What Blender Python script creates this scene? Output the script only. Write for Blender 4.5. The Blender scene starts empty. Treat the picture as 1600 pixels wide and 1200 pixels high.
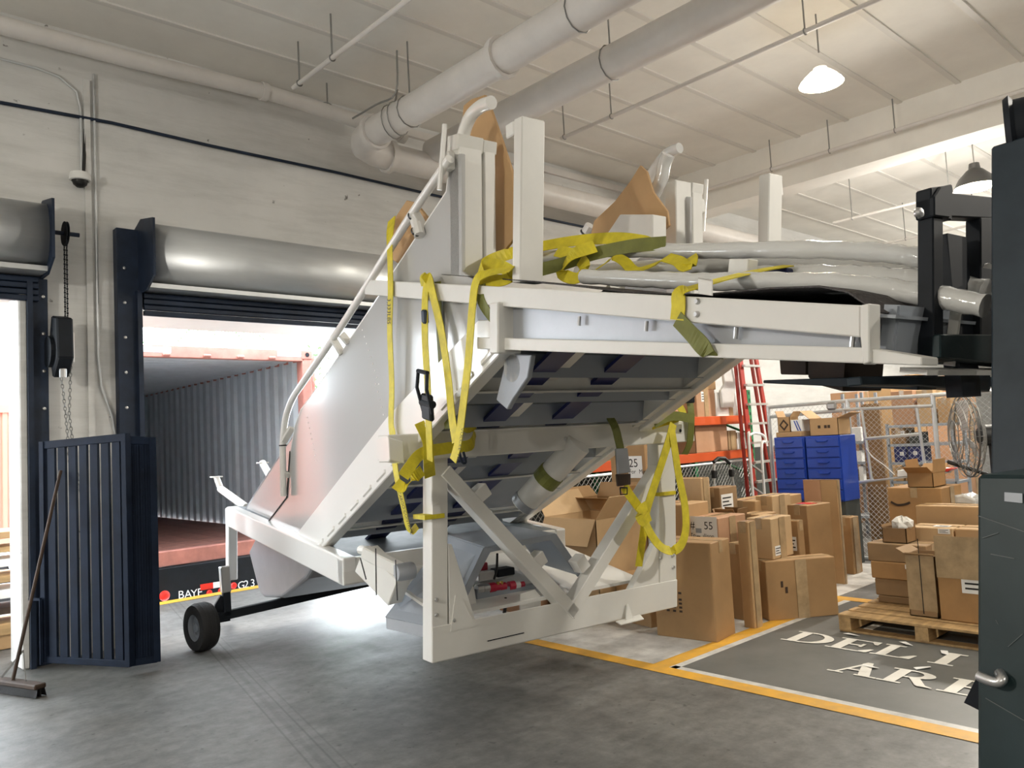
import bpy, bmesh, math, random
import numpy as np
from mathutils import Vector, Matrix

random.seed(7)
scn = bpy.context.scene
COL = scn.collection

# ------------------------------------------------------------------ camera
FPX = 1242.0
def _ray(x, y): return np.array([(x - 800) / FPX, -(y - 600) / FPX, 1.0])
_d1 = _ray(2161, 615); _d1 /= np.linalg.norm(_d1)
_d2 = _ray(-335, 748); _d2 -= _d1 * (_d1 @ _d2); _d2 /= np.linalg.norm(_d2)
_up = np.cross(_d2, _d1)
if _up[1] < 0: _up = -_up
RW = np.array([_d1, _d2, _up])            # camera (right, up, forward) -> world
EYE = np.array([0.0, 0.0, 1.6])
cam = bpy.data.cameras.new('camera'); cam.sensor_width = 36; cam.lens = FPX / 1600 * 36
cam.clip_start = 0.05; cam.clip_end = 300
cam_o = bpy.data.objects.new('camera', cam); COL.objects.link(cam_o)
_r, _u, _f = RW @ [1, 0, 0], RW @ [0, 1, 0], RW @ [0, 0, 1]
cam_o.matrix_world = Matrix(((_r[0], _u[0], -_f[0], EYE[0]), (_r[1], _u[1], -_f[1], EYE[1]),
                             (_r[2], _u[2], -_f[2], EYE[2]), (0, 0, 0, 1)))
scn.camera = cam_o

# ------------------------------------------------------------------ world, exposure
world = bpy.data.worlds.new('overcast_sky'); scn.world = world; world.use_nodes = True
bg = world.node_tree.nodes['Background']
bg.inputs[0].default_value = (0.86, 0.94, 1.0, 1); bg.inputs[1].default_value = 12.0
sun = bpy.data.lights.new('sun', 'SUN'); sun.energy = 3.0; sun.angle = math.radians(8); sun.color = (1, .96, .9)
sun_o = bpy.data.objects.new('sun', sun); COL.objects.link(sun_o)
sun_o.rotation_euler = (math.radians(-32), math.radians(20), 0)
vs = scn.view_settings
vs.view_transform = 'Standard'; vs.look = 'None'; vs.gamma = 1.0; vs.exposure = 0.25; vs.use_curve_mapping = False
LAMP_W = 300.0
try:
    scn.cycles.use_denoising = True
    scn.cycles.sample_clamp_indirect = 6.0
    scn.cycles.max_bounces = 8
    scn.cycles.diffuse_bounces = 5
except Exception: pass

# ------------------------------------------------------------------ projection helpers (photo pixel -> point on a real plane)
def ray(x, y): return RW @ _ray(x, y)
def onz(x, y, z=0.0):
    d = ray(x, y); return EYE + d * ((z - EYE[2]) / d[2])
def ony(x, y, Y):
    d = ray(x, y); return EYE + d * (Y / d[1])
def onx(x, y, X):
    d = ray(x, y); return EYE + d * (X / d[0])
def onpl(x, y, p, n):
    d = ray(x, y); return EYE + d * (((p - EYE) @ n) / (d @ n))

# ------------------------------------------------------------------ materials
def mat(name, col, rough=.6, metal=0., var=.0, scale=6., bump=0., bscale=40., emit=None, spec=None, col2=None, stretch=None, coat=0.):
    m = bpy.data.materials.new(name); m.use_nodes = True
    nt = m.node_tree; b = nt.nodes['Principled BSDF']
    b.inputs['Roughness'].default_value = rough; b.inputs['Metallic'].default_value = metal
    b.inputs['Base Color'].default_value = (*col, 1)
    if spec is not None: b.inputs['Specular IOR Level'].default_value = spec
    if coat: b.inputs['Coat Weight'].default_value = coat; b.inputs['Coat Roughness'].default_value = .08
    if emit: b.inputs['Emission Color'].default_value = (*emit[0], 1); b.inputs['Emission Strength'].default_value = emit[1]
    if var or bump or col2:
        tc = nt.nodes.new('ShaderNodeTexCoord'); mp = nt.nodes.new('ShaderNodeMapping')
        nt.links.new(tc.outputs['Object'], mp.inputs[0])
        if stretch: mp.inputs['Scale'].default_value = stretch
    if var or col2:
        n = nt.nodes.new('ShaderNodeTexNoise'); n.inputs['Scale'].default_value = scale; n.inputs['Detail'].default_value = 6; n.inputs['Roughness'].default_value = .62
        nt.links.new(mp.outputs[0], n.inputs['Vector'])
        r = nt.nodes.new('ShaderNodeValToRGB')
        c2 = col2 if col2 else tuple(min(1, c * (1 + var)) for c in col)
        c1 = col if col2 else tuple(c * (1 - var) for c in col)
        r.color_ramp.elements[0].position = .32; r.color_ramp.elements[0].color = (*c1, 1)
        r.color_ramp.elements[1].position = .68; r.color_ramp.elements[1].color = (*c2, 1)
        nt.links.new(n.outputs['Fac'], r.inputs[0]); nt.links.new(r.outputs[0], b.inputs['Base Color'])
    if bump:
        n2 = nt.nodes.new('ShaderNodeTexNoise'); n2.inputs['Scale'].default_value = bscale; n2.inputs['Detail'].default_value = 4
        nt.links.new(mp.outputs[0], n2.inputs['Vector'])
        bp = nt.nodes.new('ShaderNodeBump'); bp.inputs['Strength'].default_value = bump; bp.inputs['Distance'].default_value = .02
        nt.links.new(n2.outputs['Fac'], bp.inputs['Height']); nt.links.new(bp.outputs[0], b.inputs['Normal'])
    return m

def concrete_floor():
    m = bpy.data.materials.new('worn_concrete'); m.use_nodes = True; nt = m.node_tree; b = nt.nodes['Principled BSDF']; L = nt.links.new; N = nt.nodes.new
    tc = N('ShaderNodeTexCoord')
    def noise(scale, detail=8, rough=.6, st=None):
        n = N('ShaderNodeTexNoise'); n.inputs['Scale'].default_value = scale; n.inputs['Detail'].default_value = detail; n.inputs['Roughness'].default_value = rough
        if st:
            mp = N('ShaderNodeMapping'); mp.inputs['Scale'].default_value = st; mp.inputs['Rotation'].default_value = (0, 0, .5); L(tc.outputs['Object'], mp.inputs[0]); L(mp.outputs[0], n.inputs['Vector'])
        else: L(tc.outputs['Object'], n.inputs['Vector'])
        return n
    def ramp(src, p0, c0, p1, c1):
        r = N('ShaderNodeValToRGB'); e = r.color_ramp.elements
        e[0].position = p0; e[0].color = (*c0, 1); e[1].position = p1; e[1].color = (*c1, 1); L(src, r.inputs[0]); return r
    def mix(t, fac, a, c):
        x = N('ShaderNodeMix'); x.data_type = 'RGBA'; x.blend_type = t
        if isinstance(fac, float): x.inputs['Factor'].default_value = fac
        else: L(fac, x.inputs['Factor'])
        L(a, x.inputs['A']); L(c, x.inputs['B']); return x.outputs['Result']
    base = ramp(noise(.9).outputs['Fac'], .3, (.120, .120, .118), .72, (.21, .208, .203))
    fine = ramp(noise(9, 10, .7).outputs['Fac'], .32, (.58, .58, .58), .68, (1.18, 1.18, 1.15))
    streak = ramp(noise(3, 8, .6, (.5, 4, 1)).outputs['Fac'], .36, (.90, .90, .90), .6, (1.03, 1.03, 1.03))
    spots = ramp(noise(16, 3, .5).outputs['Fac'], .26, (.35, .34, .33), .34, (1, 1, 1))
    stain = ramp(noise(.55, 3, .5).outputs['Fac'], .3, (.8, .72, .58), .45, (1, 1, 1))
    c = mix('MULTIPLY', 1.0, base.outputs[0], fine.outputs[0]); c = mix('MULTIPLY', 1.0, c, streak.outputs[0])
    c = mix('MULTIPLY', .8, c, spots.outputs[0]); c = mix('MULTIPLY', .6, c, stain.outputs[0])
    def track(pa, pb, halfw, dark):
        nonlocal c
        pa, pb = np.array(pa[:2]), np.array(pb[:2]); d_ = (pb - pa) / np.linalg.norm(pb - pa); nx, ny = -d_[1], d_[0]; k = nx * pa[0] + ny * pa[1]
        dt = N('ShaderNodeVectorMath'); dt.operation = 'DOT_PRODUCT'; L(tc.outputs['Object'], dt.inputs[0]); dt.inputs[1].default_value = (nx, ny, 0)
        sb = N('ShaderNodeMath'); sb.operation = 'SUBTRACT'; L(dt.outputs['Value'], sb.inputs[0]); sb.inputs[1].default_value = k
        ab = N('ShaderNodeMath'); ab.operation = 'ABSOLUTE'; L(sb.outputs[0], ab.inputs[0])
        r = ramp(ab.outputs[0], halfw * .6, (dark, dark, dark), halfw, (1, 1, 1)); c = mix('MULTIPLY', 1.0, c, r.outputs[0])
    for off, hw, dk in ((0, .022, .80), (.05, .008, .62), (-.05, .008, .62), (.10, .006, .75)):
        track(onz(385 + off * 300, 1065), onz(510 + off * 420, 1200), hw, dk)
    L(c, b.inputs['Base Color'])
    rr = N('ShaderNodeMapRange'); rr.inputs['To Min'].default_value = .32; rr.inputs['To Max'].default_value = .62
    L(noise(2.2).outputs['Fac'], rr.inputs['Value']); L(rr.outputs[0], b.inputs['Roughness'])
    bp = N('ShaderNodeBump'); bp.inputs['Strength'].default_value = .12; bp.inputs['Distance'].default_value = .01
    L(noise(30).outputs['Fac'], bp.inputs['Height']); L(bp.outputs[0], b.inputs['Normal'])
    return m

def worn_wall():
    m = bpy.data.materials.new('painted_concrete_wall'); m.use_nodes = True; nt = m.node_tree; b = nt.nodes['Principled BSDF']; L = nt.links.new; N = nt.nodes.new
    tc = N('ShaderNodeTexCoord'); b.inputs['Roughness'].default_value = .7
    def noise(scale, d=6, r=.6, st=None):
        n = N('ShaderNodeTexNoise'); n.inputs['Scale'].default_value = scale; n.inputs['Detail'].default_value = d; n.inputs['Roughness'].default_value = r
        mp = N('ShaderNodeMapping'); L(tc.outputs['Object'], mp.inputs[0]); L(mp.outputs[0], n.inputs['Vector'])
        if st: mp.inputs['Scale'].default_value = st
        return n.outputs['Fac']
    def ramp(src, p0, c0, p1, c1):
        r = N('ShaderNodeValToRGB'); e = r.color_ramp.elements
        e[0].position = p0; e[0].color = (*c0, 1); e[1].position = p1; e[1].color = (*c1, 1); L(src, r.inputs[0]); return r.outputs[0]
    def mul(a, c, f=1.0):
        x = N('ShaderNodeMix'); x.data_type = 'RGBA'; x.blend_type = 'MULTIPLY'; x.inputs['Factor'].default_value = f; L(a, x.inputs['A']); L(c, x.inputs['B']); return x.outputs['Result']
    c = ramp(noise(1.3), .3, (.65, .65, .635), .7, (.75, .745, .725))
    c = mul(c, ramp(noise(2.5, 8, .7, (.35, 1, 2.5)), .36, (.86, .86, .85), .55, (1, 1, 1)))
    c = mul(c, ramp(noise(7, 4, .55), .245, (.30, .29, .28), .285, (1, 1, 1)))
    c = mul(c, ramp(noise(15, 2, .5), .20, (.35, .34, .33), .235, (1, 1, 1)))
    L(c, b.inputs['Base Color'])
    bp = N('ShaderNodeBump'); bp.inputs['Strength'].default_value = .15; bp.inputs['Distance'].default_value = .02
    L(noise(5), bp.inputs['Height']); L(bp.outputs[0], b.inputs['Normal'])
    return m

M = {}
M['floor'] = concrete_floor()
M['wall'] = worn_wall()
M['ceil'] = mat('painted_ceiling_panel', (.86, .84, .79), .8, var=.05, scale=1.5)
M['rib'] = mat('ceiling_rib_paint', (.74, .72, .68), .6)
M['pipe'] = mat('white_painted_pipe', (.72, .69, .66), .45, var=.06, scale=3)
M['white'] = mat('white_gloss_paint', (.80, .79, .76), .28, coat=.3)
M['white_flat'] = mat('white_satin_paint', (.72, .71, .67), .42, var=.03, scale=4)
M['panel'] = mat('white_glossy_panel', (.47, .47, .465), .20, coat=.3)  # white paint darkened in its colour for the panel's shade
M['silver'] = mat('silver_paint', (.40, .415, .44), .38, metal=.35, var=.05)
M['greypaint'] = mat('grey_blue_paint', (.30, .33, .37), .42)
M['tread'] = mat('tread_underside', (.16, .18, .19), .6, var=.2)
M['blue'] = mat('navy_blue_paint', (.005, .012, .10), .4)
M['black'] = mat('black_steel', (.008, .011, .016), .55, var=.2, spec=.25)
M['jamb'] = mat('haze_blue_steel', (.013, .023, .046), .5, var=.35, scale=5, spec=.35)  # bluish tone of the steel imitates lens haze
M['gate'] = mat('gate_navy_paint', (.007, .013, .028), .7, var=.3, scale=5, spec=.15)
M['rubber'] = mat('black_rubber', (.015, .015, .016), .75, bump=.2)
M['galv'] = mat('galvanised_steel', (.62, .64, .65), .36, metal=.55, var=.08, scale=3, stretch=(.4, 3, 3))
M['chrome'] = mat('zinc_bolt', (.6, .6, .6), .3, metal=.9)
M['yellow'] = mat('yellow_webbing', (.62, .52, .02), .6, var=.18, scale=14)
M['olive'] = mat('olive_shade_webbing', (.16, .17, .03), .6, var=.15, scale=14)  # olive copy of the yellow webbing, for strap parts in shade
M['ink'] = mat('black_print', (.01, .01, .01), .7)
M['card'] = mat('brown_cardboard', (.36, .215, .095), .75, var=.12, scale=2.2)
M['card2'] = mat('tan_cardboard', (.46, .29, .14), .75, var=.10, scale=2.2)
M['card3'] = mat('dark_cardboard', (.26, .15, .065), .75, var=.14, scale=2.2)
M['card_b'] = mat('brown_cardboard_warm', (.40, .225, .09), .75, var=.14, scale=3)
M['card_c'] = mat('brown_cardboard_dull', (.30, .19, .095), .78, var=.16, scale=1.7)
M['card2_b'] = mat('tan_cardboard_pale', (.54, .37, .20), .75, var=.10, scale=2)
M['card2_c'] = mat('tan_cardboard_pink', (.47, .27, .155), .75, var=.12, scale=2.6)
M['tape'] = mat('clear_packing_tape', (.42, .30, .17), .18, var=.2, scale=9)
M['label'] = mat('white_paper', (.82, .82, .80), .6)
M['paper'] = mat('crumpled_paper', (.75, .73, .68), .7)
M['wood'] = mat('pallet_wood', (.42, .27, .12), .7, var=.25, scale=3, stretch=(1, 8, 8))
M['dwood'] = mat('dark_wood_block', (.045, .025, .014), .7, var=.3)
M['wrap'] = mat('plastic_wrapped_white', (.66, .66, .64), .14, bump=.35, bscale=13, coat=.8)
M['plate'] = mat('diamond_plate_dark', (.07, .065, .065), .35, metal=.6, bump=.5, bscale=60)
M['corr'] = mat('container_grey_inside', (.58, .64, .69), .6, var=.06)
M['rust'] = mat('container_red_paint', (.46, .19, .155), .6, var=.2, scale=5)
M['ply'] = mat('container_plywood_floor', (.20, .085, .065), .6, var=.3)
M['reflred'] = mat('red_reflector', (.7, .03, .02), .3)
M['reflwhite'] = mat('white_reflector', (.8, .8, .8), .3)
M['orange'] = mat('orange_rack_beam', (.62, .10, .025), .4)
M['ladder'] = mat('red_fibreglass', (.36, .035, .025), .45)
M['alu'] = mat('aluminium', (.62, .62, .60), .35, metal=.6)
M['bluep'] = mat('blue_plastic_drawer', (.005, .045, .36), .4)
M['green'] = mat('green_rack_post', (.02, .22, .08), .5)
M['teal'] = mat('forklift_dark_green', (.005, .017, .019), .45, col2=(.014, .030, .034), scale=4, spec=.3)
M['mast'] = mat('forklift_mast_steel', (.014, .022, .030), .5, col2=(.032, .046, .058), scale=3, spec=.25)
M['scuff'] = mat('worn_paint_scuff', (.09, .10, .10), .6)
M['lampm'] = mat('lamp_housing', (.10, .10, .10), .4, metal=.5)
M['glow'] = mat('lamp_glow', (1, .9, .7), .5, emit=((1.0, .86, .60), 60.0))
M['glassglow'] = mat('prismatic_lamp_glass', (1, .9, .75), .3, emit=((1.0, .88, .66), 2.2))
M['yfloor'] = mat('yellow_floor_paint', (.80, .42, .03), .5, col2=(.58, .32, .06), scale=7)
M['wfloor'] = mat('white_floor_paint', (.70, .69, .66), .5, col2=(.42, .41, .39), scale=6)
M['gfloor'] = mat('grey_floor_paint', (.10, .105, .10), .45, col2=(.15, .152, .145), scale=2)
M['letter'] = mat('cream_floor_lettering', (.74, .72, .66), .5, var=.06)
M['palm'] = mat('palm_leaf', (.10, .42, .06), .5)
M['canopy'] = mat('canopy_underside', (.80, .76, .74), .7)
M['stucco'] = mat('neighbour_wall', (.80, .74, .70), .8)
M['redmetal'] = mat('red_metal_sheet', (.55, .20, .14), .5)
M['mesh'] = mat('grey_mesh_wire', (.30, .30, .29), .4, metal=.6)
M['darkback'] = mat('dark_paint_and_shade', (.05, .055, .05), .8)
M['redfit'] = mat('red_fitting', (.45, .01, .04), .35)
M['brass'] = mat('brass_fitting', (.6, .45, .12), .3, metal=.9)
M['zip'] = mat('black_cable_tie', (.01, .01, .01), .5)

# ------------------------------------------------------------------ mesh helpers
X3, Y3, Z3 = np.array([1., 0, 0]), np.array([0, 1., 0]), np.array([0, 0, 1.])
def V3(*a): return np.array(a, float)
def nrm(v): return v / (np.linalg.norm(v) + 1e-12)
class MB:
    def __init__(s): s.v = []; s.f = []
    def add(s, vs, fs):
        o = len(s.v); s.v += [tuple(map(float, p)) for p in vs]; s.f += [tuple(i + o for i in f) for f in fs]; return s
    def hexa(s, b, t):
        return s.add(list(b) + list(t), [(3, 2, 1, 0), (4, 5, 6, 7), (0, 1, 5, 4), (1, 2, 6, 5), (2, 3, 7, 6), (3, 0, 4, 7)])
    def box(s, c, sz, ax=(X3, Y3, Z3)):
        c = np.array(c, float); a, b, d = [ax[i] * sz[i] / 2 for i in range(3)]
        return s.hexa([c - a - b - d, c + a - b - d, c + a + b - d, c - a + b - d], [c - a - b + d, c + a - b + d, c + a + b + d, c - a + b + d])
    def bx(s, x0, x1, y0, y1, z0, z1):
        return s.box(((x0 + x1) / 2, (y0 + y1) / 2, (z0 + z1) / 2), (abs(x1 - x0), abs(y1 - y0), abs(z1 - z0)))
    def beam(s, p, q, w, h, up=Z3):
        p = np.array(p, float); q = np.array(q, float); d = nrm(q - p); sd = nrm(np.cross(d, up)); u2 = np.cross(sd, d)
        return s.box((p + q) / 2, (np.linalg.norm(q - p), w, h), (d, sd, u2))
    def prism(s, poly, vec):
        n = len(poly); vec = np.array(vec, float); a = [np.array(p, float) for p in poly]; b = [p + vec for p in a]
        fs = [tuple(range(n))[::-1], tuple(range(n, 2 * n))] + [(i, (i + 1) % n, (i + 1) % n + n, i + n) for i in range(n)]
        return s.add(a + b, fs)
    def tube(s, pts, r, n=8, caps=True, closed=False):
        pts = [np.array(p, float) for p in pts]; m = len(pts); rings = []
        prev = None
        for i in range(m):
            if closed: t = nrm(pts[(i + 1) % m] - pts[i - 1])
            else: t = nrm(pts[min(i + 1, m - 1)] - pts[max(i - 1, 0)])
            if prev is None:
                a = Z3 if abs(t[2]) < .9 else X3
                e = nrm(np.cross(t, a))
            else: e = nrm(prev - t * (prev @ t))
            prev = e; g = np.cross(t, e); rr = r[i] if hasattr(r, '__len__') else r
            rings.append([pts[i] + rr * (math.cos(2 * math.pi * k / n) * e + math.sin(2 * math.pi * k / n) * g) for k in range(n)])
        vs = [p for ring in rings for p in ring]; fs = []
        for i in range(m if closed else m - 1):
            j = (i + 1) % m
            for k in range(n): fs.append((i * n + k, i * n + (k + 1) % n, j * n + (k + 1) % n, j * n + k))
        if caps and not closed: fs.append(tuple(range(n))[::-1]); fs.append(tuple((m - 1) * n + k for k in range(n)))
        return s.add(vs, fs)
    def cyl(s, p, q, r, n=12): return s.tube([p, q], r, n)
    def lathe(s, prof, o, ax, n=20, e=None):
        ax = nrm(np.array(ax, float)); o = np.array(o, float)
        if e is None: e = nrm(np.cross(ax, Z3 if abs(ax[2]) < .9 else X3))
        g = np.cross(ax, e); vs = []; m = len(prof)
        for (r, h) in prof:
            for k in range(n): vs.append(o + ax * h + r * (math.cos(2 * math.pi * k / n) * e + math.sin(2 * math.pi * k / n) * g))
        fs = [(i * n + k, i * n + (k + 1) % n, (i + 1) * n + (k + 1) % n, (i + 1) * n + k) for i in range(m - 1) for k in range(n)]
        return s.add(vs, fs)
    def ribbon(s, pts, wd, width, th=.004):
        """flat webbing along pts; wd = width direction (one or per point)"""
        pts = [np.array(p, float) for p in pts]; m = len(pts); vs = []
        for i in range(m):
            t = nrm(pts[min(i + 1, m - 1)] - pts[max(i - 1, 0)])
            w = np.array(wd[i] if isinstance(wd, list) else wd, float); w = nrm(w - t * (w @ t)); nn = np.cross(t, w)
            a, b = w * width / 2, nn * th / 2
            vs += [pts[i] - a - b, pts[i] + a - b, pts[i] + a + b, pts[i] - a + b]
        fs = []
        for i in range(m - 1):
            for k in range(4): fs.append((i * 4 + k, i * 4 + (k + 1) % 4, (i + 1) * 4 + (k + 1) % 4, (i + 1) * 4 + k))
        fs += [(3, 2, 1, 0), tuple((m - 1) * 4 + k for k in range(4))]
        return s.add(vs, fs)
    def build(s, name, m, parent=None, smooth=False, bevel=0., loc=None, seg=1):
        me = bpy.data.meshes.new(name)
        off = np.array(parent['_w'] if parent is not None else (loc if loc is not None else (0, 0, 0)), float)
        me.from_pydata([tuple(np.array(p) - off) for p in s.v], [], s.f)
        bm = bmesh.new(); bm.from_mesh(me); bmesh.ops.recalc_face_normals(bm, faces=bm.faces); bm.to_mesh(me); bm.free()
        me.materials.append(M[m] if isinstance(m, str) else m)
        if smooth:
            for p in me.polygons: p.use_smooth = True
        o = bpy.data.objects.new(name, me); COL.objects.link(o)
        if parent is not None: o.parent = parent
        elif loc is not None: o.location = loc
        o['_w'] = tuple(off)
        if bevel:
            bv = o.modifiers.new('bevel', 'BEVEL'); bv.width = bevel; bv.segments = seg; bv.limit_method = 'ANGLE'; bv.angle_limit = .6
        if smooth:
            try: me.set_sharp_from_angle(angle=.7)
            except Exception: pass
        return o
def tag(o, label, cat, group=None, kind=None):
    if label: o['label'] = label
    if cat: o['category'] = cat
    if group: o['group'] = group
    if kind: o['kind'] = kind
    return o
def empty(name, loc, label, cat, group=None):
    o = bpy.data.objects.new(name, None); COL.objects.link(o); o.location = tuple(float(c) for c in loc)
    o['_w'] = tuple(float(c) for c in loc); o.empty_display_size = .1
    return tag(o, label, cat, group)
def struct(name, mb, m, **k):
    o = mb.build(name, m, **k); o['kind'] = 'structure'; return o
def kid(parent, name, me_obj, delta):
    """copy of an object (mesh shared) moved by delta under the same parent"""
    c = me_obj.copy(); COL.objects.link(c); c.parent = parent; c.location = Vector(me_obj.location) + Vector(tuple(delta)); return c
def copytree(o, delta, parent=None, **tags):
    c = o.copy(); COL.objects.link(c); c.parent = parent
    if parent is None: c.location = Vector(o.location) + Vector(tuple(float(a) for a in delta))
    for k, v in tags.items(): c[k] = v
    for ch in list(o.children): copytree(ch, (0, 0, 0), c)
    return c
_font_cache = {}
def text(name, s, origin, xd, yd, size, m, parent, align='LEFT', th=.0015, squeeze=1.0):
    cu = bpy.data.curves.new('t', 'FONT'); cu.body = s; cu.size = size; cu.align_x = align; cu.fill_mode = 'FRONT'
    cu.resolution_u = 3
    to = bpy.data.objects.new('t', cu); COL.objects.link(to)
    dg = bpy.context.evaluated_depsgraph_get(); ev = to.evaluated_get(dg); me = ev.to_mesh()
    vs = [v.co.copy() for v in me.vertices]; fs = [tuple(p.vertices) for p in me.polygons]; ev.to_mesh_clear()
    bpy.data.objects.remove(to); bpy.data.curves.remove(cu)
    xd, yd = nrm(np.array(xd, float)), nrm(np.array(yd, float)); nn = np.cross(xd, yd); o = np.array(origin, float)
    mb = MB(); mb.v = [tuple(o + xd * v.x * squeeze + yd * v.y + nn * th) for v in vs]; mb.f = fs
    off = np.array(parent['_w'], float); me2 = bpy.data.meshes.new(name); me2.from_pydata([tuple(np.array(p) - off) for p in mb.v], [], mb.f)
    me2.materials.append(M[m]); ob = bpy.data.objects.new(name, me2); COL.objects.link(ob); ob.parent = parent; ob['_w'] = parent['_w']
    return ob
def bez(pts, n=6):
    """Catmull-Rom through points"""
    P = [np.array(p, float) for p in pts]; P = [2 * P[0] - P[1]] + P + [2 * P[-1] - P[-2]]; out = []
    for i in range(1, len(P) - 2):
        for k in range(n):
            t = k / n; a, b, c, d = P[i - 1], P[i], P[i + 1], P[i + 2]
            out.append(.5 * ((2 * b) + (c - a) * t + (2 * a - 5 * b + 4 * c - d) * t * t + (3 * b - a - 3 * c + d) * t ** 3))
    out.append(P[-2]); return out
# ================================================================== STRUCTURE
WY = 7.5            # inner face of the door wall
CZ = 5.4            # ceiling
# floor: inside and dock apron
fl = MB(); fl.bx(-10, 26, -12, 9.42, -.25, 0)
struct('floor', fl, 'floor')
# painted areas on the floor
def flat(name, poly, z, m, label, cat):
    mb = MB(); mb.prism([(p[0], p[1], z - .0015) for p in poly], (0, 0, .0015))
    o = mb.build(name, m); o['kind'] = 'structure'; return o
T = .11
flat('floor_paint_grey_zone', [(4.50, -1.5), (7.05, -1.5), (7.05, 3.40), (4.50, 3.40)], .0022, 'gfloor', 0, 0)
flat('floor_paint_white_zone', [(4.44, 3.55), (9.0, 3.55), (9.0, 6.2), (4.44, 6.2)], .0022, 'wfloor', 0, 0)
flat('floor_paint_white_border_1', [(4.43, -1.5), (4.51, -1.5), (4.51, 3.42), (4.43, 3.42)], .003, 'wfloor', 0, 0)
flat('floor_paint_white_border_2', [(4.43, 3.37), (7.06, 3.37), (7.06, 3.44), (4.43, 3.44)], .003, 'wfloor', 0, 0)
flat('floor_line_yellow_1', [(4.32, -1.5), (4.45, -1.5), (4.45, 6.3), (4.32, 6.3)], .004, 'yfloor', 0, 0)
flat('floor_line_yellow_2', [(4.45, 3.43), (7.2, 3.43), (7.2, 3.56), (4.45, 3.56)], .004, 'yfloor', 0, 0)
flat('floor_line_yellow_3', [(7.06, 1.0), (7.2, 1.0), (7.2, 3.43), (7.06, 3.43)], .004, 'yfloor', 0, 0)
flat('dock_edge_line', [(-2, 9.22), (8, 9.22), (8, 9.40), (-2, 9.40)], .004, 'yfloor', 0, 0)
# serif lettering (glyphs in a unit square: x right, y up)
def arc(cx, cy, rx, ry, a0, a1, n=10): return [(cx + rx * math.cos(math.radians(a0 + (a1 - a0) * i / n)), cy + ry * math.sin(math.radians(a0 + (a1 - a0) * i / n))) for i in range(n + 1)]
SER = .07
GL = {
 'D': [[(0, 0), (.45, 0), (.45, SER), (0, SER)], [(0, 1 - SER), (.45, 1 - SER), (.45, 1), (0, 1)], [(.12, 0), (.34, 0), (.34, 1), (.12, 1)],
       'ring', (.42, .5, .56, .5, .34, .5 - SER)],
 'E': [[(0, 0), (.85, 0), (.85, SER), (0, SER)], [(0, 1 - SER), (.82, 1 - SER), (.82, 1), (0, 1)], [(.12, 0), (.34, 0), (.34, 1), (.12, 1)], [(.34, .47), (.62, .47), (.62, .55), (.34, .55)],
       [(.88, 0), (.93, .30), (.86, .30), (.70, SER), (.70, 0)], [(.85, 1), (.86, .72), (.79, .72), (.68, 1 - SER), (.68, 1)], [(.58, .36), (.65, .36), (.65, .66), (.58, .66)]],
 'L': [[(0, 0), (.85, 0), (.85, SER), (0, SER)], [(0, 1 - SER), (.46, 1 - SER), (.46, 1), (0, 1)], [(.12, 0), (.34, 0), (.34, 1), (.12, 1)], [(.88, 0), (.93, .34), (.86, .34), (.66, SER), (.66, 0)]],
 'I': [[(0, 0), (.46, 0), (.46, SER), (0, SER)], [(0, 1 - SER), (.46, 1 - SER), (.46, 1), (0, 1)], [(.12, 0), (.34, 0), (.34, 1), (.12, 1)]],
 'V': [[(0, 1 - SER), (.4, 1 - SER), (.4, 1), (0, 1)], [(.65, 1 - SER), (1, 1 - SER), (1, 1), (.65, 1)], [(.08, 1), (.32, 1), (.58, .12), (.52, 0), (.46, 0)], [(.86, 1), (.80, 1), (.50, .12), (.50, 0), (.54, 0)]],
 'A': [[(0, 0), (.33, 0), (.33, SER), (0, SER)], [(.56, 0), (1, 0), (1, SER), (.56, SER)], [(.13, 0), (.20, 0), (.56, 1), (.47, 1)], [(.65, 0), (.89, 0), (.57, 1), (.45, 1), (.40, .85)], [(.27, .3), (.70, .3), (.70, .38), (.27, .38)]],
 'R': [[(0, 0), (.45, 0), (.45, SER), (0, SER)], [(0, 1 - SER), (.45, 1 - SER), (.45, 1), (0, 1)], [(.12, 0), (.34, 0), (.34, 1), (.12, 1)], 'ring', (.42, .73, .44, .27, .22, .27 - SER), [(.44, .5), (.64, .52), (.88, .1), (1.02, .03), (1.02, 0), (.76, 0), (.70, .06)]],
}
def letter(ch, x0, y_start, w, h, name):
    """x0 = world x of the baseline; letters run towards -y"""
    mb = MB(); zc = [.0045]
    def P(a, b): return (x0 + b * h, y_start - a * w, zc[0])
    g = GL[ch]; i = 0
    while i < len(g):
        zc[0] += .0006
        if isinstance(g[i], str):
            cx, cy, rx, ry, rix, riy = g[i + 1]; i += 2
            o = arc(cx, cy, rx, ry, -90, 90, 12); n = arc(cx, cy, rix, riy, -90, 90, 12)
            for k in range(12): mb.prism([P(*n[k]), P(*o[k]), P(*o[k + 1]), P(*n[k + 1])], (0, 0, .001))
            zc[0] += .0006
            if cx > .34:
                mb.prism([P(.34, cy - ry), P(cx, cy - ry), P(cx, cy - riy), P(.34, cy - riy)], (0, 0, .001)); mb.prism([P(.34, cy + riy), P(cx, cy + riy), P(cx, cy + ry), P(.34, cy + ry)], (0, 0, .001))
        else:
            mb.prism([P(*p) for p in g[i]], (0, 0, .001)); i += 1
    return mb
rootL = empty('floor_lettering', (5.5, 2.6, 0), 'cream serif letters DELI above ARE painted on the grey floor', 'floor lettering')
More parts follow.
